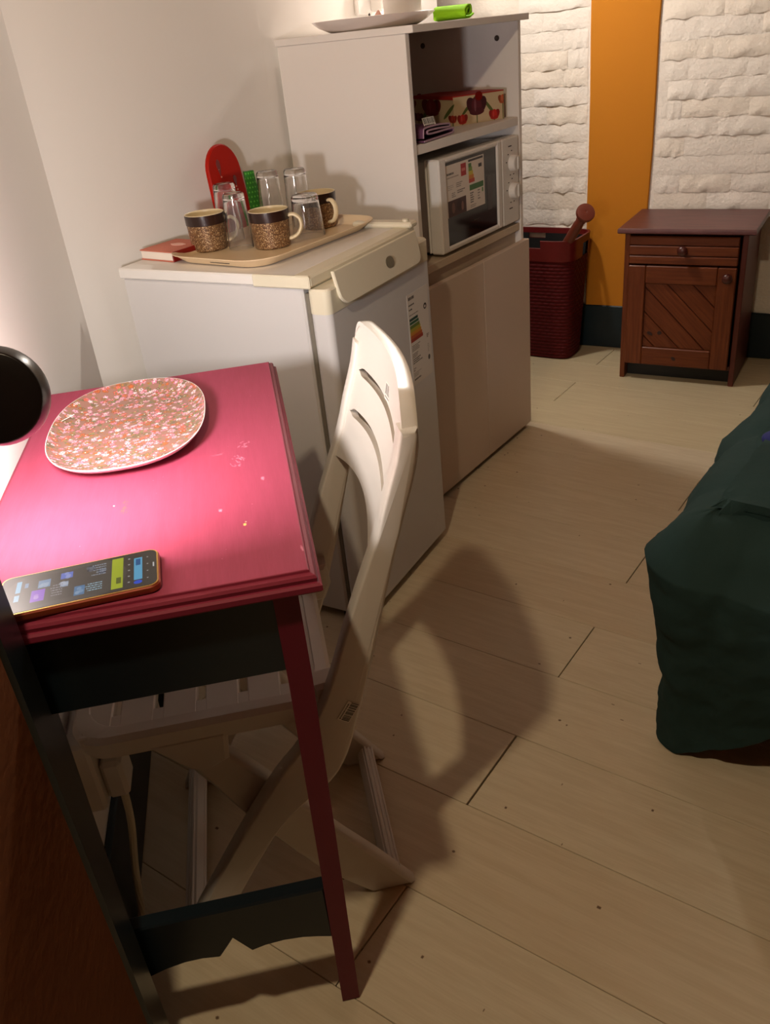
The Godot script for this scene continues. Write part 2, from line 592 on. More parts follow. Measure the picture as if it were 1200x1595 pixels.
# paint of the desk top: u along a (0..0.70), v along b (0..0.40), with the scuffs where the photo has them
func desk_picture() -> Image:
	var w := 1024
	var h := 584
	var im := grain(rgb(152, 60, 83), rgb(146, 56, 78), w, h, 6.0, 5.0, 81, 0.8)
	var r := RandomNumberGenerator.new()
	r.seed = 12
	var at := func(a: float, b: float) -> Vector2: return Vector2(a / 0.70 * w, b / 0.40 * h)
	for e in [[0.354, 0.066, 18, 3.5, 2.5, 0.5], [0.305, 0.076, 26, 5, 0.35, 0.5], [0.31, 0.07, 12, 3, 0.5, 0.4], [0.24, 0.046, 5, 2, 0.2, 0.35], [0.335, 0.10, 12, 3, 1.2, 0.2], [0.055, 0.012, 7, 2.5, 0.2, 0.45], [0.173, 0.10, 3, 2, 0, 0.35]]:
		var q: Vector2 = at.call(e[0], e[1])
		for k in 14:
			disc(im, q.x + r.randf_range(-1, 1) * e[2] * cos(e[4]), q.y + r.randf_range(-1, 1) * e[2] * sin(e[4]) + r.randf_range(-e[3], e[3]), r.randf_range(2, 6), r.randf_range(0.8, 2), rgb(206, 130, 150), e[5], e[4] + r.randf_range(-0.3, 0.3))
	var s: Vector2 = at.call(0.224, 0.216)
	for k in 26: disc(im, s.x + r.randf_range(-26, 26), s.y + r.randf_range(-5, 5), r.randf_range(1, 4), r.randf_range(0.8, 2), rgb(150, 84, 60), 0.4)
	s = at.call(0.129, 0.0726)
	disc(im, s.x, s.y, 4.5, 3.0, rgb(226, 176, 96))
	disc(im, s.x + 9, s.y - 2, 1.5, 1.2, rgb(226, 190, 150))
	s = at.call(0.232, 0.230)
	disc(im, s.x, s.y, 1.6, 1.6, rgb(250, 236, 230))
	for k in 40:
		disc(im, r.randf() * w, r.randf() * h, r.randf_range(0.6, 1.4), r.randf_range(0.6, 1.2), rgb(196, 120, 136), 0.6)
	return im


func glitter_picture() -> Image:
	var im := blank(256, 256, rgb(116, 82, 52))
	var r := RandomNumberGenerator.new()
	r.seed = 5
	var cs := [rgb(214, 180, 132), rgb(84, 56, 36), rgb(240, 214, 170), rgb(150, 108, 66), rgb(64, 40, 26)]
	for k in 2600:
		disc(im, r.randf() * 256, r.randf() * 256, r.randf_range(1.0, 3.4), r.randf_range(1.0, 2.6), cs[r.randi() % 5], 0.9, r.randf() * 3)
	return im


func dots_picture(a: Color, b: Color) -> Image:
	var im := blank(64, 64, a)
	for y in 4:
		for x in 4: disc(im, x * 16 + (8 if y % 2 else 0), y * 16 + 8, 3.5, 3.5, b)
	return im


func flower_picture() -> Image:
	var n := 1024
	var im := blank(n, n, rgb(138, 100, 88))
	var r := RandomNumberGenerator.new()
	r.seed = 77
	var pal := [rgb(206, 150, 168), rgb(198, 124, 146), rgb(186, 100, 84), rgb(168, 92, 56), rgb(208, 178, 184), rgb(128, 106, 74), rgb(198, 144, 156), rgb(200, 112, 118), rgb(110, 98, 76)]
	for k in 3600:
		var c: Color = pal[r.randi() % pal.size()]
		var x := r.randf() * n
		var y := r.randf() * n
		var s := r.randf_range(5, 12)
		var a0 := r.randf() * TAU
		var kind := r.randi() % 3
		if kind == 2:
			disc(im, x, y, s, s * 0.5, [rgb(126, 118, 78), rgb(150, 96, 52), rgb(104, 104, 74)][r.randi() % 3], 0.9, a0)
			continue
		for q in 5:
			disc(im, x + cos(a0 + q * TAU / 5) * s * 0.75, y + sin(a0 + q * TAU / 5) * s * 0.75, s * 0.62, s * 0.5, c.darkened(0.32), 1.0, a0 + q * TAU / 5)
		for q in 5:
			disc(im, x + cos(a0 + q * TAU / 5) * s * 0.72, y + sin(a0 + q * TAU / 5) * s * 0.72, s * 0.5, s * 0.38, c, 1.0, a0 + q * TAU / 5)
		disc(im, x, y, s * 0.28, s * 0.28, [rgb(196, 96, 40), rgb(246, 226, 214), rgb(140, 60, 50)][r.randi() % 3])
	return im


func tulip_picture() -> Image:   # loose red and purple tulips on cream
	var im := blank(512, 192, rgb(206, 182, 146))
	var t := func(x: float, y: float, s: float, c: Color) -> void:
		im.fill_rect(Rect2i(int(x) - 2, int(y), 5, int(192 - y)), rgb(84, 96, 46))
		for k in [[-0.55, 0.15, 0.5], [0.55, 0.15, -0.5], [0.0, 0.0, 0.0]]:
			disc(im, x + k[0] * s * 0.55, y - s * 0.2 + k[1] * s * 0.2, s * 0.34, s * 0.72, c.darkened(0.25) if k[0] != 0.0 else c, 1.0, -k[2] * 0.5)
		disc(im, x, y + s * 0.3, s * 0.5, s * 0.3, c.darkened(0.1))
		disc(im, x - s * 0.1, y - s * 0.2, s * 0.07, s * 0.5, c.lightened(0.3), 0.6)
	for e in [[190, 96, 60, 0.5], [420, 100, 70, -0.5], [300, 70, 80, 0.6], [60, 120, 60, 0.4]]:
		disc(im, e[0], e[1], 9, e[2], rgb(92, 104, 52), 1.0, e[3])
	t.call(96, 84, 78, rgb(150, 22, 24))
	t.call(345, 88, 84, rgb(92, 30, 40))
	t.call(262, 160, 44, rgb(190, 38, 30))
	t.call(445, 158, 46, rgb(192, 36, 28))
	t.call(208, 150, 34, rgb(170, 44, 26))
	t.call(20, 150, 40, rgb(120, 30, 40))
	t.call(496, 60, 40, rgb(188, 90, 50))
	return im


func rows(im: Image, x: int, y: int, w: int, n: int, step: int, hgt: int, c: Color, sd: int) -> void:   # print too small to read
	var r := RandomNumberGenerator.new()
	r.seed = sd
	for k in n:
		var q := x
		var stop := x + int(w * r.randf_range(0.6, 1.0))
		while q < stop:
			var l := r.randi_range(3, 10)
			im.fill_rect(Rect2i(q, y + k * step, mini(l, stop - q), hgt), c)
			q += l + 2


func fridge_label_picture() -> Image:
	var im := blank(160, 512, rgb(222, 214, 206))
	var ink := rgb(50, 42, 38)
	rows(im, 10, 16, 60, 1, 10, 16, ink, 1)
	rows(im, 10, 56, 46, 1, 10, 8, ink, 2)
	rows(im, 10, 80, 30, 1, 10, 8, ink, 3)
	rows(im, 10, 112, 70, 1, 10, 4, ink, 4)
	var cs := [rgb(14, 62, 50), rgb(20, 88, 54), rgb(98, 122, 44), rgb(176, 160, 50), rgb(206, 140, 40), rgb(190, 88, 40), rgb(160, 52, 36)]
	for k in 7:
		im.fill_rect(Rect2i(8, 132 + k * 19, 64 + k * 5, 15 if k < 2 else 19), cs[k])
	disc(im, 132, 110, 12, 17, ink)
	disc(im, 132, 112, 6, 8, rgb(222, 214, 206))
	rows(im, 12, 284, 66, 4, 9, 5, rgb(120, 108, 98), 6)
	rows(im, 12, 330, 56, 3, 9, 5, rgb(120, 108, 98), 7)
	rows(im, 12, 360, 78, 3, 11, 6, ink, 8)
	rows(im, 130, 270, 20, 3, 8, 5, rgb(96, 84, 76), 9)
	rows(im, 132, 330, 14, 5, 10, 4, rgb(150, 138, 128), 10)
	disc(im, 138, 408, 9, 15, ink, 0.8)
	rows(im, 12, 412, 20, 2, 12, 6, rgb(120, 108, 98), 11)
	rows(im, 12, 440, 60, 3, 9, 4, rgb(150, 138, 128), 12)
	rows(im, 12, 476, 84, 1, 9, 8, ink, 13)
	return im


func micro_label_picture() -> Image:
	var im := blank(384, 288, rgb(226, 214, 202))
	var ink := rgb(54, 46, 44)
	im.fill_rect(Rect2i(148, 14, 52, 68), rgb(176, 34, 36))
	im.fill_rect(Rect2i(156, 40, 36, 16), rgb(214, 120, 116))
	rows(im, 12, 44, 66, 1, 9, 11, ink, 21)
	rows(im, 12, 66, 120, 1, 9, 7, rgb(160, 140, 126), 22)
	rows(im, 14, 112, 60, 3, 10, 4, rgb(170, 156, 146), 23)
	rows(im, 96, 108, 70, 3, 10, 5, rgb(120, 108, 100), 24)
	rows(im, 50, 156, 40, 3, 10, 5, rgb(120, 108, 100), 25)
	rows(im, 104, 150, 84, 2, 11, 6, rgb(84, 74, 70), 26)
	im.fill_rect(Rect2i(10, 196, 178, 92), rgb(74, 46, 42))
	disc(im, 60, 240, 16, 30, rgb(120, 84, 70))
	disc(im, 120, 236, 24, 34, rgb(56, 30, 32))
	disc(im, 150, 246, 12, 26, rgb(136, 96, 84))
	im.fill_rect(Rect2i(224, 6, 150, 12), ink)
	var cs := [rgb(70, 120, 60), rgb(120, 150, 60), rgb(206, 186, 60), rgb(216, 136, 50), rgb(200, 70, 50)]
	for k in 5: im.fill_rect(Rect2i(224, 26 + k * 22, 30 + k * 7, 22), cs[k])
	im.fill_rect(Rect2i(326, 44, 34, 20), ink)
	im.fill_rect(Rect2i(228, 148, 144, 32), rgb(62, 112, 56))
	for k in 5: rows(im, 232, 192 + k * 13, 40, 1, 9, 7, ink, 30 + k)
	for k in 4: rows(im, 310, 190 + k * 16, 26, 1, 9, 7, rgb(110, 100, 94), 40 + k)
	im.fill_rect(Rect2i(354, 186, 14, 24), rgb(96, 140, 80))
	rows(im, 232, 264, 80, 2, 10, 4, rgb(120, 108, 100), 50)
	return im


func barcode_picture() -> Image:
	var im := blank(128, 64, rgb(232, 226, 216))
	var r := RandomNumberGenerator.new()
	r.seed = 8
	var x := 6
	while x < 120:
		var w := r.randi_range(2, 6)
		im.fill_rect(Rect2i(x, 4, w, 40), rgb(30, 26, 24))
		x += w + r.randi_range(2, 5)
	rows(im, 8, 50, 110, 1, 8, 7, rgb(90, 84, 78), 9)
	return im


func phone_picture() -> Image:   # u along the phone from its bottom, v across
	var im := blank(512, 240, rgb(64, 58, 52))
	disc(im, 300, 120, 200, 150, rgb(98, 92, 84), 0.5)
	im.fill_rect(Rect2i(448, 40, 16, 74), rgb(128, 196, 236))
	im.fill_rect(Rect2i(448, 130, 16, 40), rgb(150, 204, 236))
	im.fill_rect(Rect2i(424, 60, 12, 30), rgb(110, 150, 190))
	for e in [[366, 120, 44, 74, rgb(150, 84, 224)], [352, 60, 40, 50, rgb(112, 150, 190)], [280, 40, 40, 40, rgb(96, 120, 210)], [292, 100, 26, 34, rgb(150, 170, 200)], [236, 150, 34, 60, rgb(84, 130, 176)], [206, 30, 26, 36, rgb(36, 44, 60)], [170, 60, 24, 40, rgb(40, 50, 70)]]:
		im.fill_rect(Rect2i(e[0], e[1], e[2], e[3]), e[4])
		for k in 4: disc(im, e[0] + e[2] / 2.0 + rng.randf_range(-10, 10), e[1] + e[3] / 2.0 + rng.randf_range(-14, 14), 8, 10, e[4].lightened(0.35), 0.7)
	rows(im, 180, 150, 60, 4, 14, 6, rgb(160, 200, 220), 3)
	rows(im, 170, 30, 50, 5, 16, 7, rgb(150, 160, 176), 4)
	rows(im, 310, 110, 40, 5, 16, 6, rgb(150, 150, 160), 5)
	im.fill_rect(Rect2i(112, 16, 38, 206), rgb(176, 190, 40))
	im.fill_rect(Rect2i(118, 150, 16, 40), rgb(96, 104, 30))
	for k in 5: disc(im, 92, 36 + k * 40, 4, 4, rgb(180, 180, 180))
	im.fill_rect(Rect2i(48, 40, 28, 150), rgb(96, 178, 220))
	im.fill_rect(Rect2i(54, 48, 16, 44), rgb(20, 92, 150))
	disc(im, 62, 206, 14, 12, rgb(40, 84, 220))
	for k in 4: disc(im, 30, 46 + k * 48, 3, 3, rgb(190, 190, 190))
	im.fill_rect(Rect2i(8, 92, 5, 30), rgb(210, 210, 210))
	return im


# ---------------------------------------------------------------- shape helpers
func DP(a: float, b: float, y: float) -> Vector3:   # a point over the desk: a away from the camera, b towards the wall
	return Vector3(-0.504, y, -0.538) + UU * a + WW * b


func DL(a: float, b: float, y: float) -> Vector3:   # the same inside the desk's own axes
	return Vector3(a - 0.35, y, 0.2 - b)


func round_rect(w: float, d: float, r: float, k := 5) -> Array:
	var out := []
	for c in [[1, 1, 0.0], [-1, 1, PI / 2], [-1, -1, PI], [1, -1, PI * 1.5]]:
		for i in k + 1:
			var t: float = c[2] + PI / 2 * i / k
			out.append(Vector2(c[0] * (w / 2 - r) + r * cos(t), c[1] * (d / 2 - r) + r * sin(t)))
	return out


func ribbon(path: Array, th: float) -> PackedVector2Array:   # outline of a thick line
	var l := PackedVector2Array()
	var r := PackedVector2Array()
	for i in path.size():
		var d: Vector2 = (path[mini(i + 1, path.size() - 1)] - path[maxi(i - 1, 0)]).normalized()
		var n := Vector2(-d.y, d.x) * th * 0.5
		l.append(path[i] + n)
		r.append(path[i] - n)
	r.reverse()
	l.append_array(r)
	return l


func smooth_path(pts: Array, k := 5) -> Array:   # Catmull-Rom through 2D or 3D points
	var out := []
	for i in pts.size() - 1:
		var a = pts[maxi(i - 1, 0)]
		var b = pts[i]
		var c = pts[i + 1]
		var d = pts[mini(i + 2, pts.size() - 1)]
		for j in k:
			var t := float(j) / k
			out.append(0.5 * (2.0 * b + (c - a) * t + (2.0 * a - 5.0 * b + 4.0 * c - d) * t * t + (3.0 * b - a - 3.0 * c + d) * t * t * t))
	out.append(pts[-1])
	return out


func table_at(tab: Array, x: float) -> float:   # linear look-up in [[x, y], ...]
	if x <= tab[0][0]: return tab[0][1]
	for i in tab.size() - 1:
		if x <= tab[i + 1][0]: return lerpf(tab[i][1], tab[i + 1][1], (x - tab[i][0]) / (tab[i + 1][0] - tab[i][0]))
	return tab[-1][1]


func card(xf: Transform3D, w: float, h: float, m: Material, called: String, parent: Node, label := "", th := 0.0006, crop := Rect2(0, 0, 1, 1)) -> MeshInstance3D:   # a printed sheet lying on xf's z face
	var b := MB.new()
	var z := th
	var x := w / 2
	var y := h / 2
	var p0 := crop.position
	var p1 := crop.end
	b.quad(xf * Vector3(-x, -y, z), xf * Vector3(x, -y, z), xf * Vector3(x, y, z), xf * Vector3(-x, y, z), Vector2(p0.x, p1.y), p1, Vector2(p1.x, p0.y), p0)
	b.quad(xf * Vector3(-x, y, 0), xf * Vector3(x, y, 0), xf * Vector3(x, -y, 0), xf * Vector3(-x, -y, 0), p0, p0, p0, p0)
	for e in [[-x, -y, x, -y], [x, -y, x, y], [x, y, -x, y], [-x, y, -x, -y]]:
		b.quad(xf * Vector3(e[0], e[1], 0), xf * Vector3(e[2], e[3], 0), xf * Vector3(e[2], e[3], z), xf * Vector3(e[0], e[1], z), p0, p0, p0, p0)
	return part(called, b, m, parent, label, 20.0)


# ---------------------------------------------------------------- setting
func wall(called: String, a: Vector2, b: Vector2, out: Vector2, m: Material, th := 0.12, y0 := 0.0, y1 := 2.5) -> MeshInstance3D:
	var w := MB.new()
	var o := out.normalized() * th
	var c := (a + b + o) * 0.5
	var d := (b - a)
	var yaw := atan2(-d.y, d.x)
	w.box(X(Vector3(c.x, (y0 + y1) / 2, c.y), yaw), Vector3(d.length(), y1 - y0, th), 0.002)
	return struct(called, w, m)


func build_room() -> void:
	var dn := Vector2(0.709, -0.705)            # out of the diagonal wall, into the room
	var ds := Vector2(0.705, 0.709)             # along it, towards the camera
	var d0 := Vector2(-1.62, -1.13) - dn * 0.012
	var u := MB.new()
	u.bx(Vector3(-2.8, -0.08, -3.9), Vector3(2.4, -0.012, 1.4), 0.0)
	var fl := struct("floor", u, M.under, "pale laminate floor of wide boards")
	# boards
	var kinds := []
	for k in 5:
		var b := MB.new()
		b.box(X(), Vector3(1.2805, 0.012, 0.1943), 0.0009, Vector2(rng.randf() * 3.0, k * 0.077))
		kinds.append(b.mesh(30))
	for k in range(-10, 14):
		var z: float = -0.711 - 0.1952 * k - 0.0976
		if z > 1.2: continue
		var left: float = -2.6
		if z > -2.66: left = -1.62
		if z > -1.1: left = -1.62 + (z + 1.13 - 0.14) * 0.994
		for i in range(-3, 4):
			var x: float = (-0.583 if posmod(k, 2) == 1 else -1.222) + 1.2825 * i + 0.641
			if x + 0.64 < left or x - 0.64 > 2.25: continue
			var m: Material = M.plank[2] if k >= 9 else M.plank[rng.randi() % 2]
			var o := part("plank", kinds[rng.randi() % 5], m, fl)
			o.position = Vector3(x + (0.0016 if k == 1 and i == 0 else 0.0), -0.006, z)
	var c := MB.new()
	c.bx(Vector3(-2.8, 2.5, -3.9), Vector3(2.4, 2.6, 1.4), 0.0)
	struct("ceiling", c, M.ceiling)
	wall("wall_left", Vector2(-1.62, -1.08), Vector2(-1.62, -2.66), Vector2(-1, 0), M.wall)
	wall("wall_diagonal", d0 - ds * 0.05, d0 + ds * 3.22, -dn, M.wall)
	wall("wall_front", Vector2(0.55, 1.14), Vector2(2.3, 1.14), Vector2(0, 1), M.ochre)
	wall("wall_right", Vector2(2.2, 1.2), Vector2(2.2, -3.8), Vector2(1, 0), M.ochre)
	wall("wall_passage", Vector2(-2.6, -2.66), Vector2(-1.74, -2.66), Vector2(0, 1), M.wall)
	wall("wall_passage_end", Vector2(-2.6, -2.5), Vector2(-2.6, -3.4), Vector2(-1, 0), M.wall)
	# back wall of painted bricks
	var wb := Node3D.new()
	wb.name = "wall_back"
	add_child(wb, true)
	wb.position = Vector3(-1.36, 0, -3.262)
	wb.rotation.y = 0.1047
	wb.set_meta("kind", "structure")
	wb.set_meta("label", "white painted brick wall with an orange timber post")
	var mb := MB.new()
	mb.bx(Vector3(-1.5, 0, -0.14), Vector3(3.9, 2.5, 0), 0.0)
	part("mortar", mb, M.brick, wb)
	var shapes := []
	var n3 := noise(22.0, 31, 3)
	for k in 8:
		var b := MB.new()
		var w := 0.205
		var h := 0.0585
		var lump := rng.randf_range(0.7, 1.4)
		var bow := rng.randf_range(-0.003, 0.003)
		var f := func(i: float, j: float) -> Vector3:
			var x := (i - 0.5) * w
			var y := (j - 0.5) * h
			var e := clampf(minf(i, 1.0 - i) * 9.0, 0.0, 1.0)
			var z := 0.0012 + 0.0092 * lump * e * pow(1.0 - j, 0.8) * clampf(j * 6.0 + 0.3 + 0.5 * n3.get_noise_2d(x * 0.5, k * 7.0), 0, 1) * clampf(0.75 + 1.1 * n3.get_noise_2d(x * 0.35, 40.0 + k), 0.08, 1.3)
			z += 0.0036 * n3.get_noise_3d(x, y, k * 3.1) * e
			y += (0.009 * n3.get_noise_3d(x * 0.6, 5.0 + k, j) + bow * sin(PI * i)) * (1.0 - j)
			return Vector3(x, y, maxf(z, 0.0006))
		b.sheet(f, 12, 4)
		for i in 12:
			var a: Vector3 = f.call(i / 12.0, 0.0)
			var d: Vector3 = f.call((i + 1) / 12.0, 0.0)
			b.quad(Vector3(a.x, a.y + 0.001, -0.004), Vector3(d.x, d.y + 0.001, -0.004), d, a)
		shapes.append(b.mesh(55))
	for row in 25:
		var y := 0.206 + 0.0615 * row
		for seg in [[-0.80, -0.008], [0.252, 1.2]]:
			var x: float = seg[0] - (0.10 if row % 2 else 0.0) + rng.randf_range(-0.03, 0.03)
			while x < seg[1] - 0.02:
				var w := rng.randf_range(0.17, 0.225)
				var x0 := maxf(x, seg[0])
				var x1 := minf(x + w, seg[1])
				if seg[1] - x1 < 0.05: x1 = seg[1]
				if x1 - x0 > 0.03:
					var o := part("brick", shapes[rng.randi() % 8], M.brick if rng.randf() < 0.6 else M.brick2, wb)
					o.position = Vector3((x0 + x1) / 2, y + rng.randf_range(-0.003, 0.003), 0)
					o.scale = Vector3((x1 - x0) / 0.203, 1, rng.randf_range(0.25, 1.4))
				x = x1 + 0.002 if x1 < seg[1] else seg[1]
	var post := MB.new()
	var pl := PackedVector2Array()
	for i in 13: pl.append(Vector2(0.243 - 0.012 * clampf(1.0 - i / 6.0, 0, 1) + 0.0025 * sin(i * 2.3), 0.17 + 2.33 * i / 12.0))
	for i in 13: pl.append(Vector2(0.002 + 0.002 * sin(i * 1.7), 2.5 - 2.33 * i / 12.0))
	post.extr(Transform3D(Basis(), Vector3(0, 0, 0.004)), pl, 0.012, 0.003)
	var tr := struct("trim_1", post, M.orange, "orange painted timber post between white brick panels")
	tr.transform = wb.transform
	var bb := MB.new()
	bb.bx(Vector3(-1.4, 0.001, 0), Vector3(3.5, 0.174, 0.015), 0.004)
	struct("baseboard_back", bb, M.skirt).transform = wb.transform
	var xd := X(Vector3(d0.x, 0, d0.y), atan2(-ds.y, ds.x))   # local x along the diagonal wall, -z out of it... z into the room
	var bd := MB.new()
	bd.box(xd * X(Vector3(1.6, 0.088, -0.006)), Vector3(3.2, 0.174, 0.012), 0.003)
	struct("baseboard_diagonal", bd, M.skirt)
	var bl := MB.new()
	bl.bx(Vector3(-1.62, 0.001, -2.66), Vector3(-1.608, 0.174, -1.12), 0.003)
	struct("baseboard_left", bl, M.skirt)
	# brown timber panel on the diagonal wall, close to the camera
	var pb := MB.new()
	pb.box(xd * X(Vector3(1.62, 1.25, -0.046)), Vector3(0.67, 2.5, 0.092), 0.004)
	var t2 := struct("trim_2", pb, M.post, "brown timber panel with a dark blue edge beside the desk")
	var eb := MB.new()
	eb.box(xd * X(Vector3(1.252, 1.25, -0.0465)), Vector3(0.062, 2.5, 0.093), 0.007)
	part("edge_strip", eb, M.navy, t2, "dark blue painted edge strip")


# ---------------------------------------------------------------- lamps
func lamp_light(at: Vector3, c: Color, e: float, size: float) -> void:
	var l := OmniLight3D.new()
	l.name = "lamp_light"
	l.position = at
	l.light_color = c
	l.light_energy = e
	l.light_size = size
	l.omni_range = 12.0
	l.omni_attenuation = 2.0
	l.shadow_enabled = true
	add_child(l, true)


func glow(c: Color, e: float) -> StandardMaterial3D:
	var m := mat(rgb(250, 244, 232), 0.5)
	m.emission_enabled = true
	m.emission = c
	m.emission_energy_multiplier = e
	return m


func build_desk_lamp() -> void:
	var at := DESK_LAMP
	var d := DESK_LAMP_AIM.normalized()
	var t := thing("desk_lamp", "black round desk lamp head at the left edge above the pink desk", "lamp", at)
	var b := MB.new()
	b.lathe(aim(Vector3.ZERO, d).scaled_local(Vector3.ONE * 0.92), [Vector2(0, -0.0165), Vector2(0.03, -0.016), Vector2(0.0450, -0.0145), Vector2(0.0475, -0.0125), Vector2(0.0515, 0.002), Vector2(0.0520, 0.012), Vector2(0.0500, 0.0135), Vector2(0.0485, 0.010), Vector2(0.0485, 0.0)], 48)
	part("shade", b, M.lamp_shell, t)
	var g := MB.new()
	g.lathe(aim(Vector3.ZERO, d).scaled_local(Vector3.ONE * 0.92), [Vector2(0.0485, 0.001), Vector2(0.03, 0.0045), Vector2(0, 0.005)], 32)
	var gm := g.mesh()
	part("bulb_panel", gm, glow(LAMP_COLOR, 6.0), t)
	var wallp := Vector3(-0.86, 1.02, -0.385)
	var a := MB.new()
	a.tube(smooth_path([d * -0.02 + Vector3(-0.01, 0, 0.005), Vector3(-0.06, 0.01, 0.03), Vector3(-0.075, 0.05, 0.05), wallp - at]), 0.006, 8)
	part("arm", a, M.lamp_shell, t)
	var p := MB.new()
	p.lathe(aim(wallp - at, Vector3(0.709, 0, -0.705)), [Vector2(0, -0.012), Vector2(0.025, -0.012), Vector2(0.025, 0.0), Vector2(0.02, 0.006), Vector2(0, 0.006)], 20)
	part("wall_plate", p, M.lamp_shell, t)
	var l := AreaLight3D.new()   # the round panel shines to its front only
	l.name = "lamp_light"
	l.area_size = Vector2(0.08, 0.08)
	l.light_color = LAMP_COLOR
	l.light_energy = LAMP_ENERGY
	l.area_range = 12.0
	l.area_attenuation = 2.0
	l.shadow_enabled = true
	add_child(l, true)
	l.transform = Transform3D(Basis.looking_at(d), at + d * 0.016)


func globe_lamp(called: String, label: String, at: Vector3, r: float, top: Vector3, c: Color, e: float) -> void:
	var t := thing(called, label, "lamp", at)
	var b := MB.new()
	var prof := []
	for i in 13: prof.append(Vector2(r * sin(PI * i / 12.0), -r * cos(PI * i / 12.0)))
	b.lathe(X(), prof, 24)
	var gm := glow(c, 2.0)
	part("bulb", b, gm, t)
	var s := MB.new()
	s.tube([(top - at).normalized() * r * 0.9, top - at], 0.008, 8)
	s.lathe(aim(top - at, at - top), [Vector2(0, -0.002), Vector2(0.045, -0.002), Vector2(0.045, 0.012), Vector2(0.012, 0.02), Vector2(0, 0.02)], 20)
	part("mount", s, M.white, t)
	lamp_light(at, c, e, r * 0.9)


# ---------------------------------------------------------------- desk
func build_desk() -> void:
	var t := thing("desk", "small writing desk with pink-red top, dark blue apron and crimson leg", "desk", DP(0.35, 0.2, 0), TURN)
	var b := MB.new()
	# top: board with an ogee edge; the face is its own quad so that the paint follows the board
	var prof := [Vector2(-0.010, 0.721), Vector2(-0.002, 0.7215), Vector2(0, 0.724), Vector2(0.0, 0.730), Vector2(-0.0025, 0.7325), Vector2(-0.0045, 0.733), Vector2(-0.0045, 0.7345), Vector2(-0.004, 0.7375), Vector2(-0.006, 0.7405), Vector2(-0.0095, 0.742), Vector2(-0.0105, 0.742), Vector2(-0.0112, 0.7445), Vector2(-0.0125, 0.745)]
	b.prof_rect(X(DL(0.35, 0.195, 0)), 0.70, 0.39, prof, false)
	b.quad(DL(0.69, 0.38, 0.721), DL(0.69, 0.01, 0.721), DL(0.01, 0.01, 0.721), DL(0.01, 0.38, 0.721))
	part("moulding", b, M.desk_edge, t, "dark red moulded edge", 25)
	var f := MB.new()
	var o := 0.0125
	f.quad(DL(o, o, 0.745), DL(0.7 - o, o, 0.745), DL(0.7 - o, 0.39 - o, 0.745), DL(o, 0.39 - o, 0.745), Vector2(o / 0.7, o / 0.4), Vector2(1 - o / 0.7, o / 0.4), Vector2(1 - o / 0.7, 0.39 / 0.4 - o / 0.4), Vector2(o / 0.7, 0.39 / 0.4 - o / 0.4))
	f.quad(DL(o, 0.39 - o, 0.735), DL(0.7 - o, 0.39 - o, 0.735), DL(0.7 - o, o, 0.735), DL(o, o, 0.735))
	part("top", f, M.desk, t)
	for a in [0.026, 0.674]:
		for e in [[0.052, 0.040, "c"], [0.334, 0.322, "n"]]:
			var l := MB.new()
			var w := 0.0135
			var foot := 0.0125
			var rings := []
			for k in [[0.0, foot - 0.0015, e[0]], [0.002, foot, e[0]], [0.60, w, e[1]], [0.7215, w, e[1]]]:
				var c := DL(a, k[2], 0)
				rings.append([[Vector2(c.x + k[1], -c.z + k[1]), Vector2(c.x - k[1], -c.z + k[1]), Vector2(c.x - k[1], -c.z - k[1]), Vector2(c.x + k[1], -c.z - k[1])], k[0]])
			l.loft(X(), rings)
			part("leg", l, M.crimson if e[2] == "c" else M.navy, t, "crimson leg" if e[2] == "c" else "dark blue leg")
	for e in [[0.024, 0.05, 0.315, 0.617], [0.676, 0.05, 0.315, 0.617]]:
		var ap := MB.new()
		ap.bx(DL(e[0] - 0.009, e[1], e[3]), DL(e[0] + 0.009, e[2], 0.7212), 0.002)
		part("apron", ap, M.navy, t)
	var rail := MB.new()
	rail.bx(DL(0.036, 0.312, 0.617), DL(0.664, 0.330, 0.7212), 0.002)
	part("apron", rail, M.navy, t)
	for a in [0.024, 0.676]:
		# stretcher board with a double arch and a pointed notch
		var pl := PackedVector2Array()
		for q in [[0.060, 0.252], [0.060, 0.150], [0.080, 0.157], [0.10, 0.1625], [0.125, 0.1655], [0.150, 0.164], [0.170, 0.159], [0.190, 0.192], [0.212, 0.161], [0.235, 0.1655], [0.258, 0.1655], [0.282, 0.161], [0.305, 0.153], [0.322, 0.144], [0.322, 0.252]]:
			pl.append(Vector2(0.2 - q[0], q[1]))
		var s := MB.new()
		s.extr(Transform3D(Basis(Vector3(0, 0, 1), Vector3(0, 1, 0), Vector3(-1, 0, 0)), Vector3(a - 0.35, 0, 0)), pl, 0.022, 0.0025)
		part("stretcher", s, M.navy, t, "scalloped dark blue stretcher board")


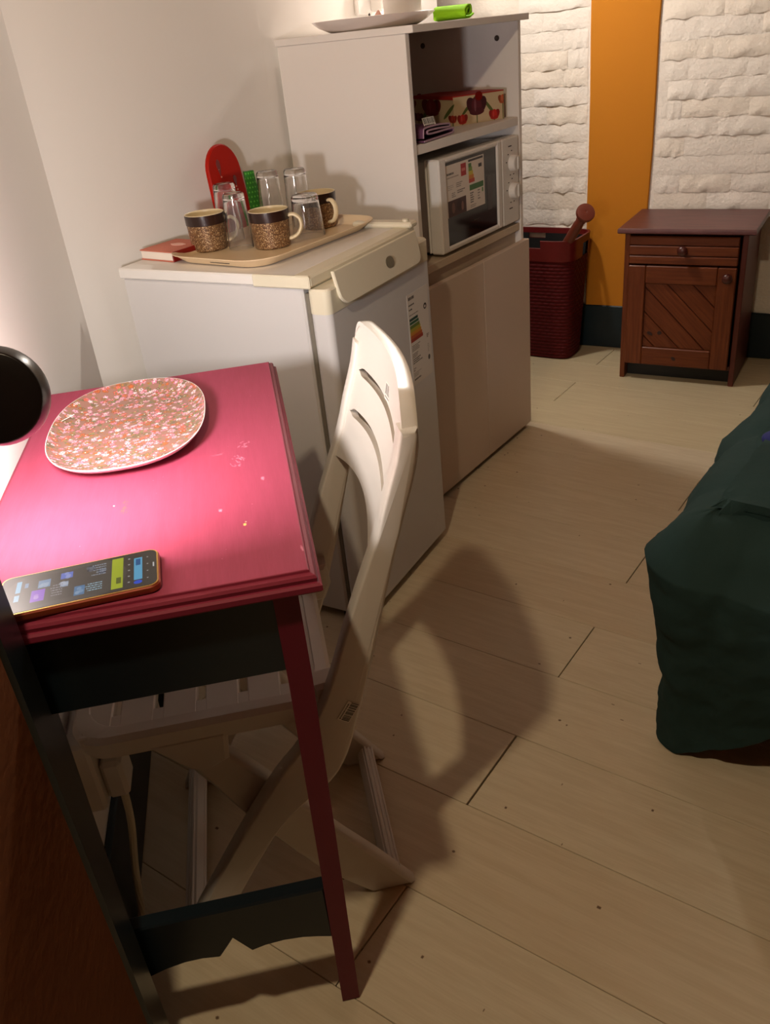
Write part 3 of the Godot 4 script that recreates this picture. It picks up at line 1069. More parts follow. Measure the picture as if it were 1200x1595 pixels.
func build_desk_things() -> void:
	# patterned serving plate
	var c := DP(0.470, 0.228, 0.7455)
	var t := thing("serving_plate", "large oval plate with a pink flower print on the desk", "plate", c, TURN)
	var sup := func(k: float, y: float) -> Array:
		var r := []
		for i in 72:
			var th := TAU * i / 72.0
			var ct := cos(th)
			var st := sin(th)
			r.append(Vector2(signf(ct) * pow(absf(ct), 2.0 / 2.45) * 0.168 * k, signf(st) * pow(absf(st), 2.0 / 2.45) * 0.112 * k))
		return [r, y]
	var b := MB.new()
	b.loft(X(), [sup.call(0.995, 0.0185), sup.call(0.95, 0.0150), sup.call(0.86, 0.0085), sup.call(0.74, 0.0056), sup.call(0.45, 0.0052), sup.call(0.1, 0.0052)], false, true)
	for i in b.t.size(): b.t[i] = Vector2(0.5 + b.p[i].x / 0.34, 0.5 + b.p[i].z / 0.34)
	part("face", b, M.plate, t, "pink flower print", 80)
	var r := MB.new()
	r.loft(X(), [sup.call(0.5, 0.0), sup.call(0.70, 0.0), sup.call(0.84, 0.0035), sup.call(0.95, 0.0105), sup.call(1.0, 0.0165), sup.call(1.004, 0.0185), sup.call(0.995, 0.0187)], true, false)
	part("rim", r, M.plate_white, t, "white rim", 80)
	card(Transform3D(Basis(Vector3(0.64, 0.1, 0.75).normalized(), Vector3(-0.7, 0.42, 0.6).normalized(), Vector3(-0.25, 0.95, 0.1).normalized()).orthonormalized(), Vector3(0.048, 0.0165, -0.093)), 0.020, 0.008, M.paper, "sticker", t)
	# phone
	var pc := DP(0.050, 0.246, 0.7455)
	var p := thing("mobile_phone", "mobile phone lying face up with its screen lit on the desk corner", "phone", pc, TURN + deg_to_rad(4))
	var sh := round_rect(0.076, 0.164, 0.011)
	var sm := round_rect(0.073, 0.161, 0.010)
	var body := MB.new()
	body.loft(X(), [[sm, 0.0], [sh, 0.0018], [sh, 0.0072], [sm, 0.0088]])
	part("case", body, M.phone_case, p, "reddish brown case")
	var fr := MB.new()
	fr.loft(X(), [[round_rect(0.0735, 0.1615, 0.010), 0.0088], [round_rect(0.0735, 0.1615, 0.010), 0.0094], [round_rect(0.072, 0.160, 0.0095), 0.0095]])
	part("frame", fr, M.gold, p, "golden frame edge")
	var sc := MB.new()
	var so := round_rect(0.0705, 0.1585, 0.009)
	sc.loft(X(), [[so, 0.0095], [so, 0.0098]], false, true)
	for i in sc.t.size(): sc.t[i] = Vector2(clampf(0.5 + sc.p[i].z / -0.1585, 0, 1), clampf(0.5 - sc.p[i].x / 0.0705, 0, 1))
	for i in sc.t.size(): sc.t[i].x = 1.0 - clampf(0.5 + sc.p[i].z / 0.1585, 0, 1)
	part("screen", sc, M.phone_screen, p, "lit screen with coloured icons")


# ---------------------------------------------------------------- folding chair
func build_chair() -> void:
	# s: across (0 near side .. 0.36 far side), w: forward, h: up
	var org := Vector3(-0.561, 0, -0.701) + UU * 0.175
	var t := thing("folding_chair", "white plastic folding chair pushed under the pink desk", "chair", org, TURN)
	var side := func(s: float) -> Transform3D:   # polygon (w, h) drawn in the plane s
		return Transform3D(Basis(Vector3(0, 0, -1), Vector3(0, 1, 0), Vector3(1, 0, 0)), Vector3(s - 0.175, 0, 0))
	var rear := [Vector2(-0.0655, 0.8205), Vector2(-0.0655, 0.795), Vector2(-0.056, 0.755), Vector2(-0.044, 0.718), Vector2(-0.028, 0.668), Vector2(-0.002, 0.580), Vector2(0.017, 0.512), Vector2(0.039, 0.442), Vector2(0.060, 0.376), Vector2(0.079, 0.330), Vector2(0.102, 0.298), Vector2(0.138, 0.270), Vector2(0.183, 0.228), Vector2(0.235, 0.152), Vector2(0.285, 0.068), Vector2(0.318, 0.0)]
	var front := [Vector2(0.378, 0.0), Vector2(0.345, 0.064), Vector2(0.291, 0.152), Vector2(0.232, 0.244), Vector2(0.177, 0.322), Vector2(0.135, 0.370), Vector2(0.100, 0.430), Vector2(0.076, 0.484), Vector2(0.050, 0.554), Vector2(0.026, 0.614), Vector2(-0.003, 0.684), Vector2(-0.019, 0.734), Vector2(-0.036, 0.784), Vector2(-0.0445, 0.8205)]
	var pl := PackedVector2Array()
	for q in smooth_path(rear, 3): pl.append(q)
	for q in smooth_path(front, 3): pl.append(q)
	for s in [0.006, 0.350]:
		var b := MB.new()
		b.extr(side.call(s), pl, 0.030, 0.004)
		part("back_leg", b, M.chair, t, "curved rear frame leg", 50)
	# rear legs inside them, foot at the back
	var top := [Vector2(0.296, 0.352), Vector2(0.278, 0.378), Vector2(0.243, 0.366), Vector2(0.183, 0.286), Vector2(0.111, 0.170), Vector2(0.050, 0.085), Vector2(0.010, 0.025), Vector2(-0.006, 0.001)]
	var low := [Vector2(0.066, 0.0), Vector2(0.10, 0.035), Vector2(0.145, 0.088), Vector2(0.222, 0.212), Vector2(0.270, 0.305)]
	var pr := PackedVector2Array()
	for q in smooth_path(top, 3): pr.append(q)
	for q in smooth_path(low, 3): pr.append(q)
	for s in [0.037, 0.319]:
		var b := MB.new()
		b.extr(side.call(s), pr, 0.026, 0.005)
		part("front_leg", b, M.chair, t, "", 50)
		var k := MB.new()
		k.extr(side.call(s), PackedVector2Array([Vector2(0.345, 0.405), Vector2(0.23, 0.405), Vector2(0.236, 0.352), Vector2(0.262, 0.340), Vector2(0.292, 0.344)]), 0.036, 0.006)
		part("hinge_block", k, M.chair, t)
		var h2 := MB.new()
		h2.extr(side.call(s - 0.004 if s < 0.2 else s + 0.004), PackedVector2Array([Vector2(0.105, 0.455), Vector2(0.050, 0.462), Vector2(0.046, 0.425), Vector2(0.060, 0.395), Vector2(0.105, 0.388)]), 0.040, 0.006)
		part("hinge_block", h2, M.chair, t)
	# cross bars
	for e in [[0.345, 0.045, 0.034], [0.030, 0.030, 0.024]]:
		var b := MB.new()
		var s0 := 0.016 if e[0] > 0.1 else 0.046
		b.box(Transform3D(Basis(Vector3(1, 0, 0), -0.9 if e[0] < 0.1 else 0.55), Vector3(0.003, e[1], -e[0])) * Transform3D(), Vector3(0.36 - 2 * s0 + 0.012, e[2], 0.020), 0.004)
		for k in 3: b.box(Transform3D(Basis(Vector3(1, 0, 0), -0.9 if e[0] < 0.1 else 0.55), Vector3(0.003, e[1], -e[0])) * Transform3D(Basis(), Vector3(0, (k - 1) * e[2] * 0.36, 0)), Vector3(0.36 - 2 * s0 + 0.010, 0.004, 0.026), 0.0015)
		part("cross_bar", b, M.chair, t)
	# seat: frame rails and slats with slots between them
	var s := MB.new()
	var y1 := 0.432
	var seat := func(s0: float, s1: float, w0: float, w1: float, ya: float, yb: float, r: float) -> void:
		s.bx(Vector3(s0 - 0.175, ya, -w1), Vector3(s1 - 0.175, yb, -w0), r)
	var rim := []
	for q in [[0.0, 0.402], [0.006, 0.396], [0.010, 0.424], [0.004, 0.432], [-0.012, 0.4335], [-0.016, 0.430]]:
		var o := []
		for e in round_rect(0.302 + 2 * q[0], 0.345 + 2 * q[0], 0.05, 6): o.append(e + Vector2(0.0, 0.257))
		rim.append([o, q[1]])
	s.loft(X(Vector3(0.003, 0, 0)), rim, false, false)
	seat.call(0.030, 0.066, 0.088, 0.426, 0.413, y1 - 0.0008, 0.002)
	seat.call(0.162, 0.194, 0.10, 0.415, 0.413, y1 - 0.0008, 0.002)
	seat.call(0.290, 0.326, 0.088, 0.426, 0.413, y1 - 0.0008, 0.002)
	for w in [0.113, 0.172, 0.231, 0.290, 0.349, 0.403]:
		var hw := 0.0235 if w > 0.12 and w < 0.4 else 0.020
		seat.call(0.036, 0.320, w - hw, w + hw, 0.414, y1, 0.002)
	part("seat", s, M.chair, t)
	# curved back panel in three bands with two slots between them
	var face := [[0.56, 0.046], [0.614, 0.022], [0.684, -0.007], [0.734, -0.023], [0.784, -0.040], [0.836, -0.050], [0.852, -0.052]]
	var lower := func(x: float) -> float: return 0.634 + 0.026 * pow(sin(PI * x), 0.8)
	var upper := func(x: float) -> float: return 0.853 - 0.034 * pow(maxf(absf(x - 0.5) * 2.0 - 0.76, 0.0) / 0.24, 2.4)
	var gap := func(x: float) -> float: return 0.0062 * smoothstep(0.10, 0.16, x) * smoothstep(0.94, 0.88, x)
	var line := func(x: float, k: float) -> float: return lerpf(lower.call(x), upper.call(x), k)
	var bands := [[0.0, 0.36], [0.36, 0.66], [0.66, 1.0]]
	for e in bands:
		var b := MB.new()
		b.sheet(func(i: float, j: float) -> Vector3:
			var x := i
			var h0: float = line.call(x, e[0]) + (gap.call(x) if e[0] > 0.0 else 0.0)
			var h1: float = line.call(x, e[1]) - (gap.call(x) if e[1] < 1.0 else 0.0)
			var h := lerpf(h0, h1, j)
			var w: float = table_at(face, h) - 0.015 * sin(PI * x)
			return Vector3(0.358 - x * 0.360 - 0.172, h, -w), 40, 6, 0.011)
		part("back_slat", b, M.chair, t, "", 60)
	# thick rolled lip along the top of the back
	var lip := MB.new()
	lip.sheet(func(i: float, j: float) -> Vector3:
		var h: float = upper.call(i)
		var w: float = -0.047 - 0.015 * sin(PI * i) - 0.004 * sin(PI * i)
		var a := PI * 0.5 * j
		return Vector3(0.3605 - i * 0.3655 - 0.172, h + 0.001 - 0.004 * (1 - cos(a)), -w + 0.001 + 0.019 * sin(a)), 40, 4, 0.006)
	part("back_lip", lip, M.chair, t, "", 60)
	# stickers
	var nrm := Vector3(-1, 0, 0)
	card(Transform3D(Basis(Vector3(0, 0.83, 0.55), Vector3(0, 0.55, -0.83).normalized() * -1.0, Vector3(-1, 0, 0)).orthonormalized(), Vector3(-0.1845, 0.423, -0.062)), 0.034, 0.018, M.barcode, "sticker", t, "printed bar code")
	var hx := 0.80
	card(Transform3D(Basis(Vector3(-1, 0, 0.04).normalized(), Vector3(0, 0.97, 0.22), Vector3(0, 0, -1)).orthonormalized(), Vector3(-0.028, 0.806, -(table_at(face, 0.806) - 0.0147))), 0.036, 0.022, M.barcode, "sticker", t, "small printed label")


# ---------------------------------------------------------------- fridge and what stands on it
const FR := Vector3(-1.3345, 0, -1.443)
const FYAW := 0.1047


func FW(x: float, y: float, z: float) -> Vector3:
	return X(FR, FYAW) * Vector3(x, y, z)


func build_fridge() -> void:
	var t := thing("fridge", "low white table-top fridge with cream trim and an energy label", "fridge", FR, FYAW)
	var b := MB.new()
	b.bx(Vector3(-0.262, 0.025, -0.218), Vector3(0.212, 0.802, 0.218), 0.004)
	part("cabinet", b, M.fridge, t)
	var g := MB.new()
	g.bx(Vector3(0.211, 0.05, -0.212), Vector3(0.222, 0.79, 0.212), 0.002)
	part("gasket", g, M.gasket, t)
	var d := MB.new()
	d.loft(Transform3D(Basis(), Vector3(0.246, 0, 0)), [[round_rect(0.044, 0.436, 0.012), 0.026], [round_rect(0.048, 0.44, 0.014), 0.029], [round_rect(0.048, 0.44, 0.014), 0.752]])
	part("door", d, M.fridge, t, "white door", 35)
	var tr := MB.new()
	tr.loft(Transform3D(Basis(), Vector3(0.246, 0, 0)), [[round_rect(0.050, 0.442, 0.015), 0.752], [round_rect(0.050, 0.442, 0.015), 0.797], [round_rect(0.044, 0.436, 0.013), 0.801]])
	part("door_trim", tr, M.cream, t, "cream band along the top of the door", 35)
	# broad handle flap with rounded lower corners, leaning back to the lid
	var hp := PackedVector2Array()
	for q in smooth_path([Vector2(-0.188, 0.070), Vector2(-0.188, 0.03), Vector2(-0.184, 0.014), Vector2(-0.168, 0.002), Vector2(-0.15, 0.0)], 3): hp.append(q)
	for q in smooth_path([Vector2(0.13, 0.0), Vector2(0.146, 0.002), Vector2(0.158, 0.012), Vector2(0.162, 0.03), Vector2(0.164, 0.070)], 3): hp.append(q)
	var h := MB.new()
	var hx := Transform3D(Basis(Vector3(0, 0, -1), Vector3(-0.22, 0.975, 0), Vector3(0.975, 0.22, 0)), Vector3(0.280, 0.760, 0.0)) * Transform3D(Basis(), Vector3(0, 0, 0))
	h.extr(hx, hp, 0.008, 0.002)
	part("handle", h, M.cream, t, "cream handle flap", 35)
	var bd := MB.new()
	var ell := PackedVector2Array()
	for i in 28: ell.append(Vector2(0.0165 * cos(TAU * i / 28), 0.0125 * sin(TAU * i / 28)))
	bd.extr(hx * Transform3D(Basis(), Vector3(0.022, 0.034, 0.0045)), ell, 0.003, 0.001)
	part("badge", bd, M.badge, t, "oval grey badge")
	var l := MB.new()
	l.bx(Vector3(-0.266, 0.803, -0.222), Vector3(0.196, 0.8255, 0.222), 0.003)
	part("lid", l, M.white, t)
	var fr := MB.new()
	fr.bx(Vector3(0.1945, 0.802, -0.224), Vector3(0.236, 0.827, 0.224), 0.005)
	fr.bx(Vector3(0.10, 0.802, 0.2205), Vector3(0.236, 0.827, 0.2265), 0.0025)
	part("lid_trim", fr, M.cream, t)
	var hc := MB.new()
	hc.bx(Vector3(0.09, 0.826, -0.222), Vector3(0.246, 0.839, -0.188), 0.004)
	hc.lathe(X(Vector3(0.224, 0.838, -0.205)), [Vector2(0, 0), Vector2(0.008, 0), Vector2(0.007, 0.006), Vector2(0, 0.007)], 12)
	part("hinge_cover", hc, M.cream, t)
	var k := MB.new()
	k.bx(Vector3(0.205, 0.009, -0.208), Vector3(0.252, 0.0235, 0.212), 0.002)
	part("kick_strip", k, M.cream, t)
	for e in [[0.20, -0.19], [0.20, 0.19], [-0.22, -0.19], [-0.22, 0.19]]:
		var f := MB.new()
		f.lathe(X(Vector3(e[0], 0, e[1])), [Vector2(0, 0), Vector2(0.016, 0), Vector2(0.016, 0.018), Vector2(0.010, 0.026), Vector2(0, 0.026)], 14)
		part("foot", f, M.dark, t)
	card(Transform3D(Basis(Vector3(0, 0, -1), Vector3(0, 1, 0), Vector3(1, 0, 0)), Vector3(0.2701, 0.592, -0.146)), 0.104, 0.216, M.label_fridge, "energy_label", t, "printed energy label with coloured bars", 0.0004)


func mug(label: String, at: Vector3, yaw: float, first = null) -> Node3D:
	if first:
		var c: Node3D = first.duplicate()
		c.name = "mug"
		add_child(c, true)
		c.position = at
		c.rotation.y = yaw
		c.set_meta("label", label)
		return c
	var t := thing("mug", label, "mug", at, yaw, "mugs on the tea tray")
	var b := MB.new()
	b.lathe(X(), [Vector2(0, 0.0), Vector2(0.036, 0.0), Vector2(0.0395, 0.003), Vector2(0.0425, 0.056)], 36)
	part("body", b, M.glitter, t, "golden glitter wall")
	var k := MB.new()
	k.lathe(X(), [Vector2(0.0425, 0.056), Vector2(0.0437, 0.0565), Vector2(0.0442, 0.0765), Vector2(0.0436, 0.0775)], 36)
	part("rim_band", k, M.mug_dark, t, "dark brown band")
	var i := MB.new()
	i.lathe(X(), [Vector2(0.0436, 0.0775), Vector2(0.0428, 0.0785), Vector2(0.0415, 0.0775), Vector2(0.0385, 0.01), Vector2(0.034, 0.007), Vector2(0, 0.0065)], 36)
	part("lining", i, M.mug_cream, t, "cream lining")
	var h := MB.new()
	h.tube(smooth_path([Vector3(0.040, 0.062, 0), Vector3(0.054, 0.0635, 0), Vector3(0.066, 0.054, 0), Vector3(0.068, 0.038, 0), Vector3(0.060, 0.023, 0), Vector3(0.048, 0.016, 0), Vector3(0.038, 0.014, 0)], 4), 0.0042, 10, 1.5, Vector3.BACK)
	part("handle", h, M.mug_cream, t, "cream handle")
	return t


func tumbler(label: String, at: Vector3, h: float, r0: float, r1: float) -> void:   # upside down: mouth r0 below, base r1 above
	var o := MB.new()
	var w := 0.0016
	o.lathe(X(), [Vector2(r0 - w, 0.0), Vector2(r0, 0.0004), Vector2(lerpf(r0, r1, 0.5), h * 0.5), Vector2(r1, h - 0.004), Vector2(r1 - 0.003, h), Vector2(r1 * 0.5, h - 0.0015), Vector2(0, h - 0.002)], 36)
	o.lathe(X(), [Vector2(0, h - 0.012), Vector2(r1 - 0.006, h - 0.013), Vector2(r1 - w - 0.001, h - 0.018), Vector2(lerpf(r0, r1, 0.5) - w, h * 0.5), Vector2(r0 - w, 0.0)], 36)
	var m := part("drinking_glass", o, M.glass, self, "", 50)
	m.position = at
	tag(m, label, "glass", "glasses upside down on the tea tray")


func build_tea_tray() -> void:
	var y := 0.8262
	var tf := y + 0.0045
	var t := thing("serving_tray", "cream rectangular tray with cut-out handle on the fridge", "tray", Vector3(-1.345, y, -1.462))
	var ring := func(w: float, d: float, r: float, yy: float) -> Array: return [round_rect(w, d, r, 6), yy]
	var b := MB.new()
	b.loft(X(), [ring.call(0.236, 0.376, 0.045, 0.0), ring.call(0.246, 0.386, 0.05, 0.002), ring.call(0.284, 0.424, 0.065, 0.017), ring.call(0.296, 0.436, 0.07, 0.0195), ring.call(0.296, 0.436, 0.07, 0.021), ring.call(0.282, 0.422, 0.064, 0.0195), ring.call(0.244, 0.384, 0.049, 0.0055), ring.call(0.234, 0.374, 0.044, 0.004), ring.call(0.1, 0.1, 0.02, 0.004)], true, true)
	part("dish", b, M.tray, t, "", 60)
	var hb := MB.new()
	var hp := PackedVector2Array()
	for q in round_rect(0.058, 0.0085, 0.004): hp.append(q)
	hb.extr(aim(Vector3(0.02, 0.0118, 0.2035), Vector3(0, 0.38, 0.30)) * Transform3D(Basis(), Vector3(0, 0, 0.0)), hp, 0.002, 0.0004)
	part("handle_slot", hb, M.tray_mark, t, "dark handle slot")
	var m1 := mug("glitter mug at the left of the tray, nearest the small red box", Vector3(-1.467, tf, -1.375), 0.9)
	mug("glitter mug in the middle of the tray front with its cream handle to the right", Vector3(-1.325, tf, -1.428), 0.55, m1)
	mug("glitter mug at the far right end of the tray behind a glass", Vector3(-1.345, tf, -1.622), -0.25, m1)
	tumbler("tall upside-down glass in front, between the left and middle mugs", Vector3(-1.394, tf, -1.400), 0.116, 0.028, 0.0235)
	tumbler("upside-down glass behind the left mug, beside the red board", Vector3(-1.480, tf, -1.462), 0.124, 0.031, 0.0245)
	tumbler("upside-down glass at the back next to the green packet", Vector3(-1.470, tf, -1.600), 0.128, 0.031, 0.0255)
	tumbler("upside-down glass at the back, rightmost of the tall ones", Vector3(-1.412, tf, -1.632), 0.128, 0.031, 0.0255)
	tumbler("short wide upside-down glass in front of the far right mug", Vector3(-1.306, tf, -1.532), 0.090, 0.037, 0.030)
	# red board behind
	var rb := thing("red_board", "red board with a rounded top standing behind the glasses", "board", Vector3(-1.556, 0.8262, -1.560), PI / 2 + 0.06)
	var pl := PackedVector2Array()
	pl.append(Vector2(0.064, 0.0))
	for i in 17: pl.append(Vector2(0.058 * cos(PI * i / 16), 0.137 + 0.062 * sin(PI * i / 16)))
	pl.append(Vector2(-0.064, 0.0))
	var lean := Transform3D(Basis(Vector3.RIGHT, -0.10), Vector3(0, 0.0007, 0))
	var bm := MB.new()
	bm.extr(lean, pl, 0.012, 0.003)
	part("panel", bm, M.red_board, rb)
	for e in [[-0.020, 0.148, 0.010, 0.019], [0.026, 0.112, 0.009, 0.013]]:
		var f := MB.new()
		var q := PackedVector2Array()
		for i in 16: q.append(Vector2(e[2] * sin(TAU * i / 16) * (0.6 + 0.4 * cos(PI * i / 8 + PI)), e[3] * -cos(TAU * i / 16)))
		f.extr(lean * Transform3D(Basis(), Vector3(e[0], e[1], 0.0062)), q, 0.002, 0.0006)
		part("flame_motif", f, M.red_dark, rb, "darker red flame shape")
	for e in [[-0.018, 0.128], [-0.010, 0.108], [-0.004, 0.107], [-0.014, 0.100], [-0.008, 0.096], [-0.002, 0.083], [0.003, 0.081], [0.026, 0.100], [0.028, 0.092], [-0.022, 0.145]]:
		var f := MB.new()
		f.lathe(lean * aim(Vector3(e[0], e[1], 0.0058), Vector3.BACK), [Vector2(0.0022, 0), Vector2(0.0016, 0.0012), Vector2(0, 0.0017)], 8)
		part("bead", f, M.drop, rb)
	# green packet
	var gp := MB.new()
	gp.sheet(func(i: float, j: float) -> Vector3:
		var w := 0.013 + 0.006 * (1 - j)
		return Vector3((i - 0.5) * 2 * w - 0.008 * j, j * 0.128, 0.006 * sin(PI * i) * (1 - j * 0.6)), 8, 10, 0.012, Vector2(1, 3))
	var g := part("green_packet", gp, M.green_pack, self)
	g.position = Vector3(-1.519, 0.8315, -1.602)
	g.rotation.y = PI / 2 - 0.35
	tag(g, "green spotted packet standing between the red board and the back glasses", "packet")
	# small red book lying left of the tray
	var bk := thing("small_book", "small thick book with a red cover left of the tea tray", "book", Vector3(-1.537, 0.8258, -1.325), -0.02)
	var pg := MB.new()
	pg.bx(Vector3(-0.044, 0.0022, -0.054), Vector3(0.060, 0.0195, 0.053), 0.001)
	part("pages", pg, M.paper, bk, "cream page block")
	for yy in [0.0, 0.0195]:
		var cv := MB.new()
		cv.bx(Vector3(-0.045, yy, -0.056), Vector3(0.063, yy + 0.0022, 0.055), 0.0008)
		part("cover", cv, M.book_red, bk)
	var sp := MB.new()
	sp.bx(Vector3(0.0605, 0.0, -0.056), Vector3(0.0635, 0.0217, 0.055), 0.001)
	part("spine", sp, M.red_dark, bk)
	var dd := MB.new()
	var dq := PackedVector2Array()
	for i in 14: dq.append(Vector2(0.02 * cos(TAU * i / 14) * (1 + 0.2 * sin(i * 2.0)), 0.012 * sin(TAU * i / 14)))
	dd.extr(Transform3D(Basis(Vector3.RIGHT, -PI / 2), Vector3(0.01, 0.0217, -0.01)), dq, 0.0008, 0.0002)
	part("cover_motif", dd, M.pink, bk)


# ---------------------------------------------------------------- tall cabinet, microwave and what stands there
func build_cabinet() -> void:
	var t := thing("microwave_cabinet", "tall white cabinet with open shelf, microwave niche and two doors", "cabinet", Vector3(-1.41, 0, -2.145))
	var e := MB.new()
	e.bx(Vector3(-0.195, 0.0, 0.273), Vector3(0.19, 1.2095, 0.289), 0.001)
	part("side_panel", e, M.melamine, t)
	var e2 := MB.new()
	e2.bx(Vector3(-0.195, 0.0, -0.289), Vector3(0.19, 1.2095, -0.273), 0.001)
	part("side_panel", e2, M.melamine, t)
	var bk := MB.new()
	bk.bx(Vector3(-0.199, 0.06, -0.286), Vector3(-0.1955, 1.2095, 0.286), 0.0005)
	part("back_panel", bk, M.back_white, t)
	var tp := MB.new()
	tp.bx(Vector3(-0.2, 1.2095, -0.293), Vector3(0.214, 1.2255, 0.293), 0.001)
	part("top", tp, M.melamine, t)
	var sh := MB.new()
	sh.bx(Vector3(-0.195, 0.948, -0.2728), Vector3(0.186, 0.970, 0.2728), 0.001)
	part("shelf", sh, M.melamine, t)
	var nf := MB.new()
	nf.bx(Vector3(-0.195, 0.655, -0.2728), Vector3(0.186, 0.676, 0.2728), 0.001)
	part("niche_floor", nf, M.niche, t)
	var rl := MB.new()
	rl.bx(Vector3(0.155, 0.60, -0.2728), Vector3(0.171, 0.655, 0.2728), 0.001)
	part("rail", rl, M.niche, t)
	for s in [1, -1]:
		var d := MB.new()
		d.bx(Vector3(0.1905, 0.019, minf(s * 0.0012, s * 0.2905)), Vector3(0.2085, 0.626, maxf(s * 0.0012, s * 0.2905)), 0.0012)
		part("door", d, M.door, t)
	var pb := MB.new()
	pb.bx(Vector3(0.12, 0.0, -0.2728), Vector3(0.136, 0.07, 0.2728), 0.001)
	part("plinth", pb, M.dark, t)
	for q in [Vector3(0.150, 1.178, 0.2725), Vector3(0.125, 1.172, -0.2725), Vector3(-0.12, 1.17, -0.2725)]:
		var sc := MB.new()
		sc.lathe(aim(q, Vector3(0, 0, -signf(q.z))), [Vector2(0, 0), Vector2(0.0075, 0), Vector2(0.0072, 0.0012), Vector2(0.004, 0.0016), Vector2(0.0025, 0.0004), Vector2(0, 0.0004)], 14)
		part("cam_screw", sc, M.screw, t)


func build_microwave() -> void:
	var t := thing("microwave", "white microwave oven with two dials in the cabinet niche", "microwave", Vector3(-1.38, 0.6762, -2.188))
	# local x forward (front at 0.160), z: left +0.222, right -0.222
	var b := MB.new()
	b.bx(Vector3(-0.17, 0.010, -0.218), Vector3(0.122, 0.238, 0.208), 0.006)
	part("casing", b, M.white, t)
	for e in [[0.09, 0.18], [0.09, -0.19], [-0.13, 0.18], [-0.13, -0.19]]:
		var f := MB.new()
		f.lathe(X(Vector3(e[0], 0, e[1])), [Vector2(0, 0), Vector2(0.012, 0), Vector2(0.010, 0.0105), Vector2(0, 0.0105)], 10)
		part("foot", f, M.dark, t)
	var front := Basis(Vector3(0, 0, -1), Vector3(0, 1, 0), Vector3(1, 0, 0))   # xy drawn on the front face
	var ring := func(x0: float, x1: float, y0: float, y1: float, r: float) -> PackedVector2Array:
		var o := PackedVector2Array()
		for q in round_rect(x1 - x0, y1 - y0, r, 4): o.append(q + Vector2((x0 + x1) / 2, (y0 + y1) / 2))
		return o
	var d := MB.new()
	# door frame as four bars round the window
	for q in [[-0.222, -0.186, 0.010, 0.247], [0.092, 0.118, 0.010, 0.247], [-0.188, 0.094, 0.010, 0.024], [-0.188, 0.094, 0.234, 0.247]]:
		d.box(Transform3D(front, Vector3(0.141, 0, 0)) * Transform3D(Basis(), Vector3((q[0] + q[1]) / 2, (q[2] + q[3]) / 2, 0)), Vector3(q[1] - q[0], q[3] - q[2], 0.038), 0.004)
	part("door_frame", d, M.white, t)
	var bv := MB.new()
	bv.box(Transform3D(front, Vector3(0.117, 0, 0)) * Transform3D(Basis(), Vector3(-0.052, 0.1285, 0)), Vector3(0.338, 0.235, 0.008), 0.003)
	part("door_back", bv, M.white, t)
	var g := MB.new()
	g.extr(Transform3D(front, Vector3(0.150, 0, 0)), ring.call(-0.1865, 0.0925, 0.0225, 0.2355, 0.004), 0.010, 0.001)
	var gm := mat(rgb(22, 18, 18), 0.08, 0, 0.5)
	part("window", g, gm, t, "dark glass window")
	var w2 := MB.new()
	w2.extr(Transform3D(front, Vector3(0.1552, 0, 0)), ring.call(0.036, 0.064, 0.075, 0.165, 0.003), 0.0008, 0.0002)
	part("window_inlay", w2, mat(rgb(58, 50, 48), 0.3), t)
	var p := MB.new()
	p.extr(Transform3D(front, Vector3(0.140, 0, 0)), ring.call(0.120, 0.222, 0.010, 0.247, 0.006), 0.040, 0.003)
	part("control_panel", p, M.white, t)
	for yy in [0.178, 0.102]:
		var k := MB.new()
		k.lathe(aim(Vector3(0.160, yy, -0.178), Vector3(1, 0, 0)), [Vector2(0, 0), Vector2(0.0225, 0), Vector2(0.0215, 0.017), Vector2(0.0195, 0.019), Vector2(0, 0.019)], 28)
		k.box(Transform3D(Basis(), Vector3(0.1805, yy, -0.178)), Vector3(0.005, 0.034, 0.006), 0.0015)
		part("dial", k, M.white, t, "white round dial")
		for i in 9:
			var a := -0.9 * PI + 1.8 * PI * i / 8.0
			if i % 2 == 1 and i != 3: continue
			var m := MB.new()
			m.box(Transform3D(front, Vector3(0.1602, yy + 0.033 * cos(a), -0.178 - 0.033 * sin(a))), Vector3(0.006, 0.0028, 0.0006), 0.0)
			part("dial_mark", m, M.ink, t)
	for e in [[0.224, 0.02], [0.054, 0.02]]:
		var m := MB.new()
		m.box(Transform3D(front, Vector3(0.1602, e[0], -0.168)), Vector3(e[1], 0.003, 0.0006), 0.0)
		part("dial_mark", m, M.ink, t)
	card(Transform3D(front, Vector3(0.1551, 0.161, 0.082)), 0.205, 0.130, M.label_micro, "energy_label", t, "printed energy label behind the window", 0.0008)
	var br := MB.new()
	br.box(Transform3D(front, Vector3(0.1552, 0.064, 0.030)), Vector3(0.03, 0.003, 0.0006), 0.0)
	part("window_print", br, M.ink, t)


